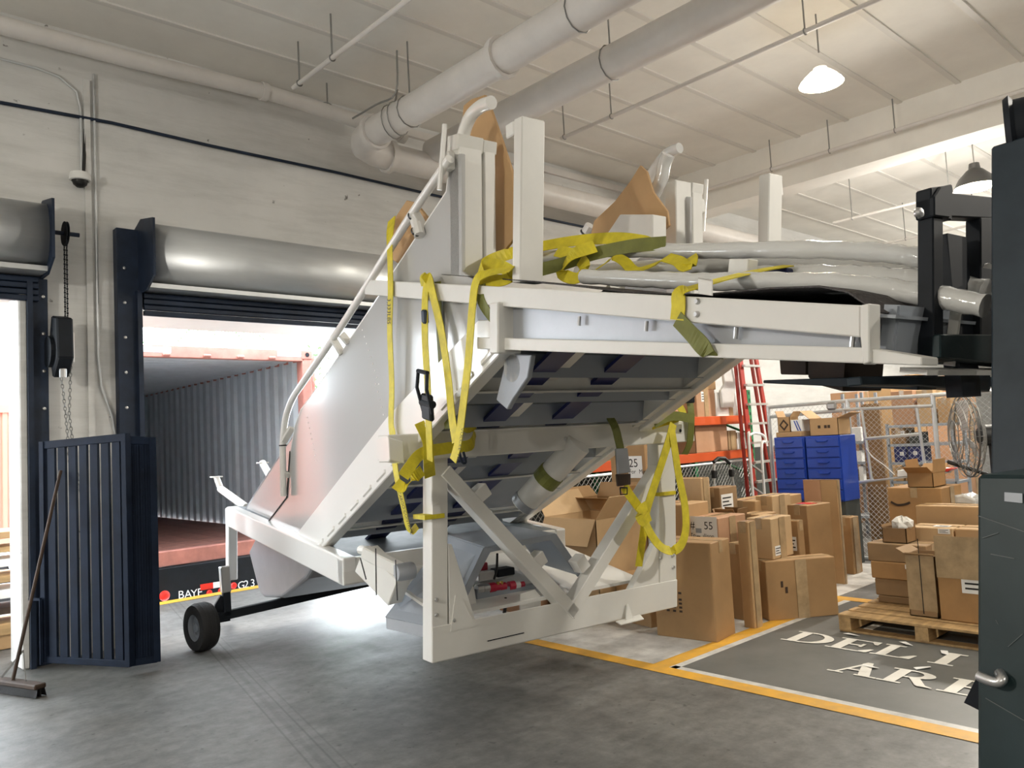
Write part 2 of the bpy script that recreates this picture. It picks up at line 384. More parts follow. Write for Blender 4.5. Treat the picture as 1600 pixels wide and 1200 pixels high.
for ch, x0, ys, w in [('D', 5.52, 3.20, .34), ('E', 5.525, 2.86, .34), ('L', 5.53, 2.54, .30), ('I', 5.535, 2.165, .34), ('V', 5.54, 1.93, .34),
                      ('A', 5.00, 2.585, .31), ('R', 5.0, 2.27, .32), ('E', 5.0, 1.92, .32), ('A', 5.0, 1.56, .31)]:
    letter(ch, x0, ys, w, .30, ch).build('letter', 'letter', rootL)
lg = MB(); lg.prism([(6.08, 2.92, .004), (6.08, 2.74, .004), (6.11, 2.74, .004), (6.11, 2.92, .004)], (0, 0, .001)); lg.prism([(6.08, 2.86, .004), (6.08, 2.79, .004), (6.36, 2.79, .004), (6.36, 2.86, .004)], (0, 0, .001))
lg.prism([(6.08, 2.6, .004), (6.08, 2.2, .004), (6.13, 2.2, .004), (6.13, 2.6, .004)], (0, 0, .001))
lg.build('letter', 'letter', rootL)

# door wall with two openings
DL0, DL1 = -1.7, 1.39       # left opening
DR0, DR1 = 2.34, 6.0        # right opening (behind the stairs)
DH = 3.0
def wallseg(x0, x1, z0, z1): w.bx(x0, x1, WY, WY + .32, z0, z1)
w = MB()
wallseg(-10, DL0, 0, CZ); wallseg(DL0, DL1, DH, CZ); wallseg(DL1, DR0, 0, CZ); wallseg(DR0, DR1, DH, CZ); wallseg(DR1, 26, 0, CZ)
struct('wall_dock', w, 'wall')
w = MB(); w.bx(-10.3, -10, -12, WY + .3, 0, CZ); struct('wall_left', w, 'wall')
w = MB(); w.bx(-10, 26, -12.3, -12, 0, CZ); struct('wall_rear', w, 'wall')
w = MB(); w.bx(26, 26.3, -12, WY + .3, 0, CZ); struct('wall_right', w, 'wall')
# white block courses on the wall beyond the rack
# ceiling
w = MB(); w.bx(-10, 26, -12, WY + .3, CZ, CZ + .25); ceil = struct('ceiling', w, 'ceil')
rb = MB(); rb.box((8, 0, CZ - .03), (35.9, .055, .06)); r0 = None
for k in range(28):
    y = 6.85 - .65 * k
    if y < -11.5: break
    if r0 is None:
        rb2 = MB(); rb2.bx(-10, 26, y - .03, y + .03, CZ - .016, CZ); r0 = rb2.build('ceiling_rib', 'rib', ceil)
    else: kid(ceil, 'ceiling_rib', r0, (0, -.65 * k, 0))
# concrete cross beams (towards the door wall)
for i, (bx0, bw) in enumerate([(9.86, .42), (-4.5, .42), (18.5, .42)]):
    w = MB(); w.bx(bx0, bx0 + bw, -12, WY, 4.78, CZ); struct('ceiling_beam_%d' % (i + 1), w, 'ceil')
# corner ledge where wall meets ceiling
w = MB(); w.bx(-10, 9.86, WY - .05, WY, 5.24, 5.33); struct('trim_1', w, 'pipe')

# ---- sprinkler pipes across the ceiling
def pipe_thing(name, pts, r, m, label, cat, n=10, hang=None, group=None, collars=()):
    e = empty(name, pts[0], label, cat, group)
    mb = MB(); mb.tube(pts, r, n); mb.build('pipe', m, e, smooth=True)
    for c, d in collars:
        q = MB(); q.lathe([(r * 1.02, -.03), (r * 1.22, -.03), (r * 1.22, .03), (r * 1.02, .03)], c, d, 14); q.build('collar', m, e, smooth=True)
    for h in (hang or []):
        q = MB(); q.cyl(h, (h[0], h[1], CZ), .008, 6); q.tube([np.array(h) + (r + .006) * V3(math.cos(a), 0, math.sin(a)) for a in np.linspace(-math.pi, math.pi, 13)[:-1]], .006, 5, closed=True); q.build('hanger', 'mesh', e)
    return e
pipe_thing('sprinkler_pipe', [(3.49, 6.62, 5.0), (3.49, 6.55, 5.0), (3.49, -6, 5.0)], .022, 'pipe', 'thin white sprinkler pipe hung nearest the left end of the ceiling', 'pipe', hang=[(3.49, 6.5, 5.0), (3.49, 5.9, 5.0), (3.49, 3.0, 5.0)], group='thin sprinkler pipes')
pipe_thing('sprinkler_pipe', [(6.51, 6.05, 5.0), (6.51, 6.0, 5.0), (6.51, -6, 5.0)], .022, 'pipe', 'thin white sprinkler pipe between the fat pipes and the lit lamp', 'pipe', hang=[(6.51, 6.0, 5.0), (6.51, 5.3, 5.0), (6.51, 3.1, 5.0)], group='thin sprinkler pipes')
pipe_thing('sprinkler_pipe', [(9.64, 6.4, 5.0), (9.64, 6.0, 5.0), (9.64, -6, 5.0)], .024, 'pipe', 'thin white sprinkler pipe running just before the concrete beam', 'pipe', hang=[(9.64, 5.2, 5.0), (9.64, 3.6, 5.0), (9.64, 4.4, 5.0)], group='thin sprinkler pipes')
pipe_thing('sprinkler_pipe', [(12.2, 5.6, 4.75), (12.2, 2, 4.75), (12.2, -2, 4.75)], .02, 'pipe', 'thin pipe beyond the concrete beam, ending above the wrapped rails', 'pipe', hang=[(12.2, 5.3, 4.75), (12.2, 3.9, 4.75)], group='thin sprinkler pipes')
pipe_thing('sprinkler_pipe', [(14.5, 5.9, 4.75), (14.5, 2, 4.75), (14.5, -2, 4.75)], .02, 'pipe', 'farthest thin pipe beyond the concrete beam', 'pipe', hang=[(14.5, 5.4, 4.75), (14.5, 4.3, 4.75)], group='thin sprinkler pipes')
# ---- fat white pipes
pA = onz(575, 238, 4.72); pA2 = onz(1000, -40, 4.72)
xa = 4.30
elb = [(xa, -6, 4.72), (xa, 6.55, 4.72), (xa + .02, 6.72, 4.72), (xa + .10, 6.86, 4.71), (xa + .26, 6.93, 4.70), (xa + .5, 6.95, 4.70), (12, 6.95, 4.70), (25, 6.95, 4.70)]
pipe_thing('drain_pipe', elb, .145, 'pipe', 'fat white pipe crossing the ceiling and bending right along the wall', 'pipe', 16, hang=[(xa, 3.75, 4.72), (xa, 5.9, 4.72)], collars=[((xa, 4.6, 4.72), Y3), ((xa + .45, 6.95, 4.70), X3), ((xa, 6.5, 4.72), Y3)])
pipe_thing('drain_pipe', [(5.32, -6, 4.85), (5.32, 6.0, 4.85), (5.32, 6.9, 4.85)], .15, 'pipe', 'fat white pipe crossing the ceiling right of the one with the bend', 'pipe', 16, hang=[(5.32, 4.3, 4.85)])
pipe_thing('drain_pipe', [(-9.5, 7.1, ony(0, 42, 7.1)[2]), tuple(ony(200, 92, 7.1)), tuple(ony(420, 145, 7.1)), tuple(ony(630, 212, 7.1))], .075, 'pipe', 'slim white pipe along the top of the wall over the roller doors', 'pipe', 14, hang=[tuple(ony(512, 172, 7.1))], collars=[(ony(412, 143, 7.1), X3), (ony(628, 211, 7.1), X3)])
rp = empty('pipe_sling', (xa, 6.2, 4.9), 'knotted wire sling holding the fat pipe near its bend', 'wire sling')
for dy in (0, .10): MB().tube([np.array((xa, 6.1 + dy, 4.72)) + .16 * V3(math.cos(t), .3 * math.cos(t), math.sin(t)) for t in np.linspace(0, 2 * math.pi, 17)[:-1]], .005, 5, closed=True).build('wire_loop', 'mesh', rp)
MB().tube(bez([(xa - .1, 6.75, 4.92), (xa - .05, 6.4, 4.95), (xa + .02, 6.15, 5.0), (xa + .02, 6.1, CZ)], 4), .010, 5).build('wire', 'mesh', rp); MB().tube(bez([(xa + .1, 6.7, 4.9), (xa + .08, 6.3, 4.93), (xa + .02, 6.12, 5.02)], 4), .010, 5).build('wire', 'mesh', rp)
# ---- thin conduits on the wall
c1 = [ony(x, y, WY - .02) for x, y in [(0, 160), (175, 192), (330, 228), (520, 268), (700, 310)]]; c1 = [V3(-2, WY - .02, c1[0][2])] + c1 + [V3(12, WY - .02, c1[-1][2]), V3(24, WY - .02, c1[-1][2])]
tag(MB().tube(c1, .016, 8).build('conduit', 'jamb', smooth=True), 'dark cable conduit running the length of the dock wall', 'conduit')
xw = 1.92
tag(MB().tube([V3(-2, WY - .02, 5.02), V3(1.55, WY - .02, 4.98), V3(1.72, WY - .02, 4.95), V3(xw - .06, WY - .02, 4.85), V3(xw - .03, WY - .02, 4.7), V3(xw - .03, WY - .02, 4.4), V3(xw - .03, WY - .02, 4.12)], .012, 8).build('conduit', 'galv', smooth=True), 'thin grey conduit bending down to the dome camera', 'conduit')
tag(MB().tube([V3(2.0, WY - .02, 5.05), V3(2.0, WY - .02, 3.0), V3(2.0, WY - .02, 2.5), V3(2.02, WY - .02, 2.25), V3(2.1, WY - .02, 2.0), V3(2.13, WY - .02, 1.8)], .012, 8).build('conduit', 'galv', smooth=True), 'vertical grey conduit between the two roller doors', 'conduit')
tag(MB().bx(1.915, 1.965, WY - .03, WY, 1.7, 4.98).build('cable_trunking', 'wall'), 'pale square trunking rising beside the vertical conduit', 'trunking')
dc = ony(125, 282, WY - .1); e = empty('dome_camera', (dc[0], WY, dc[2]), 'small white dome security camera on the wall', 'security camera')
MB().lathe([(0, .07), (.075, .065), (.085, .03), (.085, 0), (.07, -.005)], (dc[0], WY - .1, dc[2]), Z3, 16).build('housing', 'label', e, smooth=True)
MB().lathe([(.062, -.0), (.055, -.035), (.03, -.058), (0, -.065)], (dc[0], WY - .1, dc[2]), Z3, 16).build('dome', 'zip', e, smooth=True)
MB().tube([(dc[0] + .04, WY - .05, dc[2] + .05), (dc[0] + .06, WY - .02, dc[2] + .3), (dc[0] + .07, WY - .015, dc[2] + .5)], .014, 6).build('cable', 'zip', e)
MB().box((dc[0], WY - .03, dc[2] + .05), (.05, .06, .05)).build('bracket', 'label', e)

# ---- door jambs: dark steel channels with bolts
def jamb(n, x0, x1, ztop, boltx, inner):
    mb = MB(); mb.bx(x0, x1, WY - .10, WY, 0, ztop)
    o = struct('trim_%d' % n, mb, 'jamb', bevel=.004)
    g = MB(); g.bx(inner - .02, inner + .02, WY - .16, WY - .10, 0, DH + .1); g.build('door_track', 'jamb', o)
    b0 = None
    for i in range(int(ztop / .31)):
        z = .2 + i * .31
        if b0 is None: b0 = MB().lathe([(0, .012), (.012, .010), (.016, 0)], (boltx, WY - .10, z), -Y3, 8).build('bolt', 'chrome', o, smooth=True)
        else: kid(o, 'bolt', b0, (0, 0, .31 * i))
jamb(2, 2.14, 2.34, 3.66, 2.20, 2.31)
jamb(3, 1.44, 1.60, 3.14, 1.565, 1.46)
w = MB(); w.bx(DR0, DR1, WY - .08, WY, 2.96, 3.12); struct('trim_4', w, 'jamb')
w = MB(); w.bx(DL0, 1.56, WY - .08, WY, 2.96, 3.16); struct('trim_5', w, 'jamb')
w = MB(); w.bx(1.385, 1.445, WY - .12, WY + .3, 0, 3.0); struct('trim_6', w, 'wall', bevel=.01)
w = MB(); w.bx(6.0, 6.2, WY - .10, WY, 0, 3.66); struct('trim_7', w, 'jamb')

# ---- roller shutters
def shutter(x0, x1, zlo, zhi, endside, label):
    e = empty('roller_shutter', ((x0 + x1) / 2, WY - .2, zlo), label, 'roller shutter', 'roller shutters over the dock doors')
    zc = (zlo + zhi) / 2; r = (zhi - zlo) / 2
    prof = [(WY - .02, zhi)] + [(WY - .30 - r * .9 * math.sin(a) * .55, zc + r * math.cos(a)) for a in np.linspace(0, math.pi, 14)] + [(WY - .22, zlo + .0)]
    h = MB(); n = len(prof)
    h.add([(x0, y, z) for y, z in prof] + [(x1, y, z) for y, z in prof], [(i, i + 1, n + i + 1, n + i) for i in range(n - 1)])
    o = h.build('hood', 'galv', e, smooth=True)
    sm = o.modifiers.new('solid', 'SOLIDIFY'); sm.thickness = .004
    b = MB(); b.bx(x0, x1, WY - .34, WY - .02, zlo - .06, zlo - .02); b.build('bottom_bar', 'galv', e)
    s0 = None
    for i in range(4):
        s = MB(); z = zlo - .10 - i * .052; s.bx(x0 + .02, x1 - .02, WY - .14 - .01 * (i % 2), WY - .10, z - .022, z + .022); s.build('slat', 'jamb', e, bevel=.006)
    for xx in endside:
        p = MB(); p.prism([(xx, WY, zhi + .0), (xx, WY - .18, zhi + .06), (xx, WY - .50, zhi + .0), (xx, WY - .50, zlo + .02), (xx, WY - .30, zlo - .08), (xx, WY, zlo - .08)], (.02 if xx < (x0 + x1) / 2 else -.02, 0, 0)); p.build('end_bracket', 'jamb', e)
    return e
shutter(2.33, 6.05, 3.16, 3.68, (2.32, 6.07), 'galvanised roller shutter hood over the doorway to the open container')
sh2 = shutter(-1.9, 1.55, 3.22, 3.72, (1.57,), 'galvanised roller shutter hood above the doorway at the left edge')
# chain hoist beside the left door
hz = 3.33
e = empty('chain_hoist', (1.66, WY, 2.9), 'black chain wheel and gearbox with hanging hand chain by the left door', 'chain hoist')
MB().cyl((1.55, WY - .28, 3.50), (1.80, WY - .28, 3.50), .018, 10).build('shaft', 'jamb', e)
MB().lathe([(0, -.012), (.10, -.012), (.10, -.006), (.085, 0), (.10, .006), (.10, .012), (0, .012)], (1.695, WY - .28, 3.50), X3, 20).build('sprocket', 'black', e, smooth=True)
def rollerchain(x, y, z0, z1):
    q = MB(); z = z1; i = 0
    while z > z0:
        q.box((x, y, z), (.014 if i % 2 else .008, .008 if i % 2 else .014, .017)); z -= .02; i += 1
    return q
rollerchain(1.685, WY - .36, 2.72, 3.48).build('drive_chain', 'black', e); rollerchain(1.705, WY - .20, 2.75, 3.48).build('drive_chain', 'black', e)
gb = MB(); cx, cz = 1.665, 2.60
gb.prism([(1.60, WY - .38, 2.78), (1.60, WY - .20, 2.82), (1.60, WY - .10, 2.55), (1.60, WY - .22, 2.30), (1.60, WY - .40, 2.45)], (.12, 0, 0)); gb.build('gearbox', 'black', e, bevel=.012)
MB().lathe([(0, 0), (.13, .0), (.13, .03), (0, .03)], (1.60, WY - .2, 2.52), -X3, 18).build('chain_wheel', 'black', e)
MB().box((1.735, WY - .27, 2.55), (.03, .06, .26)).build('chain_guide', 'label', e, bevel=.01); MB().cyl((1.66, WY - .30, 2.30), (1.66, WY - .30, 2.37), .028, 12).build('chain_guide', 'chrome', e)
def linkchain(path, n):
    q = MB(); P = [np.array(p) for p in path]; L = np.cumsum([0] + [np.linalg.norm(P[i + 1] - P[i]) for i in range(len(P) - 1)])
    for i in range(n):
        s = L[-1] * i / n; j = min(max(int(np.searchsorted(L, s)) - 1, 0), len(P) - 2); t = nrm(P[j + 1] - P[j]); c = P[j] + t * (s - L[j])
        a = X3 if i % 2 else Y3; a = nrm(a - t * (a @ t))
        q.tube([c + .02 * math.cos(u) * t + .010 * math.sin(u) * a for u in np.linspace(0, 2 * math.pi, 8)[:-1]], .0036, 4, closed=True)
    return q
linkchain([(1.645, WY - .30, 2.32), (1.68, WY - .28, 2.0), (1.72, WY - .27, 1.4), (1.73, WY - .27, 1.1)], 40).build('hand_chain', 'mesh', e)
linkchain([(1.725, WY - .27, 2.42), (1.71, WY - .26, 2.0), (1.75, WY - .26, 1.6), (1.83, WY - .25, 1.1)], 42).build('hand_chain', 'mesh', e)
# ================================================================== OUTSIDE
w = MB(); w.bx(-30, 40, 9.42, 70, -1.3, -1.2); struct('ground_yard', w, mat('yard_concrete', (.52, .51, .49), .8, var=.15, scale=.8))
w = MB(); w.bx(-10, 26, WY + .32, 9.05, 3.04, 3.30); struct('canopy', w, 'canopy')
# --- shipping container backed up to the dock
CX0, CX1, CY0, CY1, CB, CT = 2.72, 5.18, 9.60, 21.6, .36, 2.93
cont = empty('shipping_container', ((CX0 + CX1) / 2, CY0, CB), 'open red shipping container with grey corrugated inside backed up to the dock', 'shipping container')
def corr(xin, sgn, n=43):
    P = []; per = (CY1 - CY0 - .15) / n
    for i in range(n):
        y = CY0 + .15 + i * per
        for t, a in ((0, 0), (.30, 0), (.48, 1), (.78, 1), (.96, 0)): P.append((y + t * per, xin + sgn * .036 * a))
    P.append((CY1, xin)); return P
for sgn, xin in ((1, CX1 - .07), (-1, CX0 + .07)):
    mb = MB(); P = corr(xin, sgn); n = len(P)
    mb.add([(x, y, CB + .16) for y, x in P] + [(x, y, CT - .085) for y, x in P], [(i, i + 1, n + i + 1, n + i) for i in range(n - 1)])
    o = mb.build('side_wall', 'corr', cont); so = o.modifiers.new('s', 'SOLIDIFY'); so.thickness = .004; so.offset = 0
mb = MB(); P = [(CY0 + .1 + i * .26 + t * .26, CT - .10 + a * .02) for i in range(46) for t, a in ((0, 0), (.3, 0), (.5, 1), (.8, 1))]; n = len(P)
mb.add([(CX0 - .0, y, z) for y, z in P] + [(CX1 + .0, y, z) for y, z in P], [(i, i + 1, n + i + 1, n + i) for i in range(n - 1)])
o = mb.build('roof', 'corr', cont); so = o.modifiers.new('s', 'SOLIDIFY'); so.thickness = .004
MB().bx(CX0 + .05, CX1 - .05, CY1 - .06, CY1, CB, CT).build('end_wall', 'corr', cont)
pl0 = None
for i in range(8):
    wd = (CX1 - CX0 - .16) / 8; x = CX0 + .08 + i * wd
    if pl0 is None: pl0 = MB().bx(x + .003, x + wd - .003, CY0 + .12, CY1 - .06, CB + .12, CB + .17).build('floor_board', 'ply', cont)
    else: kid(cont, 'floor_board', pl0, (i * wd, 0, 0))
MB().bx(CX0, CX1, CY0, CY0 + .14, CB, CB + .17).build('door_sill', 'rust', cont, bevel=.006)
hd = MB().bx(CX0 + .1, CX1 - .1, CY0, CY0 + .10, CT - .14, CT).build('door_header', 'rust', cont, bevel=.006)
for x in (3.30, 3.78, 4.2, 4.62): MB().box((x, CY0 - .02, CT - .11), (.09, .05, .035)).build('cam_keeper', 'rust', hd, bevel=.01)
for x0 in (3.0, 4.72):
    for k in range(3): 
        q = MB(); x = x0 + k * .11; q.prism([(x, CY0 - .002, CT - .085), (x + .06, CY0 - .002, CT - .085), (x + .10, CY0 - .002, CT - .02), (x + .04, CY0 - .002, CT - .02)], (0, -.001, 0)); q.build('warning_stripe', 'reflwhite', hd)
    q = MB(); q.bx(x0 - .02, x0 + .36, CY0 - .0015, CY0 - .0005, CT - .088, CT - .017); q.build('warning_strip', 'greypaint', hd)
for x in (CX0, CX1 - .06): MB().bx(x, x + .06, CY0, CY1, CT - .12, CT).build('top_side_rail', 'rust', cont)
for x in (CX0, CX1 - .13):
    MB().bx(x, x + .13, CY0, CY0 + .16, CB, CT).build('corner_post', 'rust', cont, bevel=.008)
    for z in (CB, CT - .115): MB().bx(x - .012, x + .15, CY0 - .012, CY0 + .17, z, z + .12).build('corner_casting', 'rust', cont, bevel=.01)
MB().lathe([(0, 0), (.03, 0), (.03, .004), (0, .004)], (CX1 - .06, CY0 - .014, CT - .055), -Y3, 12).build('casting_hole', 'black', cont)
for k in range(4): MB().cyl((CX1 + .02, CY0 + .03, CB + .3 + k * .62), (CX1 + .02, CY0 + .03, CB + .42 + k * .62), .022, 8).build('hinge', 'rust', cont)
# open door leaf folded back along the right side
MB().bx(CX1 + .03, CX1 + .08, CY0 + .06, CY0 + 1.2, CB + .05, CT - .05).build('door_leaf', 'rust', cont)
# --- trailer chassis bumper with lights and lettering
ch = empty('trailer_chassis', (3.95, 9.75, -1.2), 'black trailer bumper with white stencilled letters and red lamps under the container', 'trailer')
MB().bx(2.6, 5.3, 9.56, 9.70, -.06, .345).build('bumper', 'black', ch, bevel=.006)
for x in (3.4, 4.5): MB().bx(x, x + .16, 9.7, 21, -.15, .34).build('chassis_rail', 'black', ch)
for x in (3.5, 4.4):
    for y in (18.4, 19.7):
        for s in (-.42, .55): MB().lathe([(.2, -.12), (.46, -.12), (.5, -.08), (.5, .08), (.46, .12), (.2, .12)], (x + s, y, -.70), X3, 20).build('wheel', 'rubber', ch, smooth=True)
by = 9.558
for xp, yp, r in ((257, 931, .06), (327, 926, .035), (345, 923, .035), (365, 915, .04)):
    p = ony(xp, yp, by); MB().lathe([(0, .022), (r * .7, .018), (r, .004), (r, 0)], (p[0], by, p[2]), -Y3, 16).build('tail_lamp', 'reflred', ch, smooth=True)
a = ony(313, 918, by); b = ony(333, 916, by); MB().bx(a[0], b[0], by - .003, by, a[2] - .035, a[2] + .035).build('reflector_strip', 'reflred', ch)
a2 = ony(346, 914, by); MB().bx(b[0], a2[0], by - .003, by, a[2] - .035, a[2] + .035).build('reflector_strip', 'reflwhite', ch)
for s, xp, yp in (('B', 278, 936), ('A', 288, 935), ('Y', 298, 934), ('F', 308, 932), ('G', 371, 921), ('2', 381, 919), ('3', 391, 917)):
    p = ony(xp, yp, by - .001); text('stencil_letter', s, p, X3, Z3, .13, 'reflwhite', ch)
# --- palms and greenery beyond the yard
def palm(base, h, lean, nf, R, label):
    base = np.array(base, float); top = base + V3(lean, 0, h)
    e = empty('palm_tree', base, label, 'palm tree', 'palms beyond the yard')
    MB().tube([base, base + V3(lean * .3, 0, h * .5), top], [.2, .15, .13], 10).build('trunk', mat('palm_trunk', (.3, .24, .18), .9, var=.2), e, smooth=True)
    for k in range(nf):
        az = 2 * math.pi * k / nf + random.uniform(-.2, .2); el = random.uniform(.15, 1.25)
        d = V3(math.cos(az), math.sin(az), 0); pts = [top + d * R * t * math.cos(el) + Z3 * (R * t * math.sin(el) - R * .75 * t * t) for t in np.linspace(0, 1, 7)]
        q = MB(); q.tube(pts, [.03, .028, .024, .02, .016, .012, .008], 5)
        sd = V3(-d[1], d[0], 0)
        for i in range(1, 7):
            for s in (-1, 1):
                for j in (0, .33, .66):
                    p = pts[i - 1] * (1 - j) + pts[i] * j; L = R * .34 * (1 - .5 * abs(i + j - 3) / 4); tip = p + sd * s * L * .8 + d * L * .55 - Z3 * L * .35
                    wv = nrm(np.cross(tip - p, Z3)) * .035
                    q.add([p - wv, p + wv, tip + V3(0, 0, .004), tip], [(0, 1, 2), (0, 2, 3)])
        q.build('frond', 'palm', e)
p = ony(318, 540, 27); palm((p[0], 27, -1.2), p[2] + 2.0, .3, 15, 2.6, 'green palm rising above the container roof')
p = ony(478, 570, 29); palm((p[0] + .3, 29, -1.2), p[2] + 1.2 + .3, -.2, 10, 1.7, 'lower palm half hidden by the right container corner post')
p = ony(495, 600, 23); sh = empty('shrub', (p[0], 23, -1.2), 'green leafy shrub glimpsed between container and stair panel', 'shrub')
MB().tube([(p[0], 23, -1.2), (p[0], 23, 1.2)], .08, 6).build('stem', 'dwood', sh)
q = MB()
for k in range(500):
    c = V3(p[0] + random.gauss(0, .55), 23 + random.gauss(0, .5), p[2] - .5 + random.gauss(0, .75)); a = nrm(np.array([random.gauss(0, 1) for _ in range(3)])); b2 = nrm(np.cross(a, Z3)); q.add([c - a * .14, c + b2 * .06, c + a * .14, c - b2 * .06], [(0, 1, 2, 3)])
lv = q.build('foliage', 'palm', sh); lv['kind'] = 'stuff'
# --- left doorway: another red container and stacked timber on the apron
a = ony(-60, 640, 12.0); b = ony(16, 640, 12.0); z0 = ony(8, 838, 12.0)[2]
rc = empty('storage_container', ((a[0] - 3), 12, z0), 'pale red corrugated container seen through the left doorway', 'container')
mb = MB(); P = []
for i in range(60):
    for t, am in ((0, 0), (.35, 0), (.5, 1), (.85, 1)): P.append((b[0] - (i + t) * .1, 12.0 - .03 * am))
n = len(P); mb.add([(x, y, z0) for x, y in P] + [(x, y, 2.3) for x, y in P], [(i, i + 1, n + i + 1, n + i) for i in range(n - 1)])
o = mb.build('side_wall', 'redmetal', rc); so = o.modifiers.new('s', 'SOLIDIFY'); so.thickness = .01
MB().bx(b[0] - 6, b[0] - .02, 12.05, 14.4, z0, 2.3).build('body', 'redmetal', rc); MB().bx(b[0] - 6, b[0], 11.94, 12.04, 2.3, 2.4).build('top_rail', 'redmetal', rc); MB().bx(b[0] - 6, b[0], 11.94, 12.04, z0 - .1, z0).build('bottom_rail', 'redmetal', rc)
MB().bx(b[0] - 5.9, b[0] - .2, 12.1, 14.3, -1.2, z0 - .1).build('support', 'black', rc)
for k, (xp, yp, hgt, m) in enumerate([(10, 838, .06, 'card2'), (8, 860, .05, 'wood'), (9, 882, .07, 'label'), (7, 905, .06, 'wood'), (8, 930, .08, 'label'), (7, 955, .06, 'dwood'), (8, 985, .10, 'wood'), (5, 1018, .16, 'card2')]):
    p = ony(xp, yp, 8.55); q = MB(); L = 1.6
    lab = ['tan board topping the timber pile outside the left door', 'second board down in the timber pile outside the left door', 'upper white board in the timber pile outside the left door', 'brown plank below the upper white board outside the left door', 'lower white board in the timber pile outside the left door', 'dark plank low in the timber pile outside the left door', 'thick plank at the foot of the timber pile outside the left door', 'tan carton on the apron under the timber pile'][k]
    zb = max(p[2], 0.01); q.box((p[0] - L / 2 + .15 + .03 * (k % 3), 8.55, zb + hgt / 2 if k < 7 else hgt / 2 + .005), (L, .5 - .06 * (k % 3), hgt)); tag(q.build('timber_plank' if k < 7 else 'cardboard_box', m, bevel=.004), lab, 'plank' if k < 7 else 'box')
# support blocks so the pile stands
q = MB(); q.bx(.2, .9, 8.75, 9.0, 0, .95); tag(q.build('timber_block', 'dwood', bevel=.005), 'dark block propping the timber pile outside the left door', 'block')

# ================================================================== folding security gate, broom
g0, g1, g2 = onz(72, 1046), onz(203, 1054), onz(246, 1046)
def zpix(p, ypix):
    """height at the foot point p that appears at image row ypix"""
    lo, hi = -.5, 6.
    for _ in range(40):
        m = (lo + hi) / 2; c = RW.T @ (np.array([p[0], p[1], m]) - EYE); yy = 600 - FPX * c[1] / c[2]
        if yy > ypix: lo = m
        else: hi = m
    return lo
gt = zpix(g0, 690); gt2 = zpix(g1, 677)
gate = empty('folding_gate', g1, 'dark blue steel bar gate folded back against the wall between doors', 'gate')
def leaf(a, b, nbar, bw, zt0, zt1, zb=.06):
    a = np.array(a, float); b = np.array(b, float); d = nrm(b - a); L = np.linalg.norm(b - a)
    for z0, z1, h in ((zb + .02, zb + .02, .05), (zt0 - .03, zt1 - .03, .06)):
        MB().beam(a + Z3 * z0, b + Z3 * z1, .035, h).build('gate_rail', 'gate', gate, bevel=.003)
    for p, zt in ((a, zt0), (b, zt1)): MB().beam(p + Z3 * zb, p + Z3 * zt, .05, .05, up=d).build('gate_stile', 'gate', gate, bevel=.003)
    for i in range(nbar):
        t = (i + .8) / (nbar + .6); p = a + d * L * t; MB().beam(p + Z3 * zb, p + Z3 * (zt0 + (zt1 - zt0) * t - .04), bw, .022, up=np.cross(d, Z3)).build('gate_bar', 'gate', gate)
leaf(g0, g1, 7, .075, gt, gt2)
nv = nrm(np.cross(g1 - g0, Z3))
leaf(g1 + V3(.02, .02, 0), g2, 9, .03, gt2 - .02, zpix(g2, 683) + .0)
MB().beam(g0 + Z3 * .55 + nv * .04, g0 + Z3 * .05 + nv * .04, .02, .02, up=X3).build('drop_bolt', 'gate', gate)
MB().beam(g0 + Z3 * .55 + nv * .04, g0 + Z3 * .55 + nv * .04 - nrm(g1 - g0) * .12, .02, .02).build('bolt_handle', 'gate', gate)
ks = onz(-14, 1078); ke = onz(64, 1090); bc = (ks + ke) / 2
br = empty('push_broom', bc, 'long-handled push broom leaning against the folded gate', 'broom')
hd = nrm(ke - ks); MB().beam(ks + Z3 * .075, ke + Z3 * .075, .085, .035).build('head_block', 'dwood', br, bevel=.008)
q = MB(); L = np.linalg.norm(ke - ks); sdv = np.cross(hd, Z3)
for i in range(46):
    for j in (-1, 0, 1):
        p = ks + hd * L * (i + .5) / 46 + sdv * j * .026; q.add([p + Z3 * .06 - hd * .009, p + Z3 * .06 + hd * .009, p + hd * .011 + sdv * j * .012 + Z3 * .004, p - hd * .011 + sdv * j * .012 + Z3 * .004], [(0, 1, 2, 3)])
q.build('bristles', 'rubber', br)['kind'] = 'stuff'
htop = onpl(100, 735, g0, nv) + nv * .03
MB().tube([bc + Z3 * .09 - hd * .03, htop], .013, 10).build('handle', 'dwood', br, smooth=True)
MB().beam(bc + Z3 * .1 + hd * .12, bc + (htop - bc) * .16 + Z3 * .03, .006, .012).build('brace', 'mesh', br); MB().beam(bc + Z3 * .1 - hd * .16, bc + (htop - bc) * .16 + Z3 * .03, .006, .012).build('brace', 'mesh', br)
# ================================================================== AIRCRAFT BOARDING STAIRS
TH = math.radians(-7.6)
SU = V3(math.cos(TH), math.sin(TH), 0); SV = V3(-math.sin(TH), math.cos(TH), 0)
SA = onz(675, 1037, .35); SA0 = V3(SA[0], SA[1], 0)
def L3(u, v, z): return SA0 + SU * u + SV * v + Z3 * z
def SP(x, y, u=0.): return onpl(x, y, SA0 + SU * u, SU)            # point on the lengthwise plane u
def FP(x, y, v=0.): return onpl(x, y, SA0 + SV * v, SV)            # point on the crosswise plane v
def loc(p): q = p - SA0; return np.array([q @ SU, q @ SV, q[2]])
FAR = 1.78
st = empty('boarding_stairs', SA0 + Z3 * .33, 'white mobile boarding stairs lifted and tilted on the forklift', 'boarding stairs')
TILT = math.radians(12.0)
WV = SV * math.cos(TILT) + Z3 * math.sin(TILT)       # lengthwise axis of the tilted stairs
WN = -SV * math.sin(TILT) + Z3 * math.cos(TILT)      # its "up"
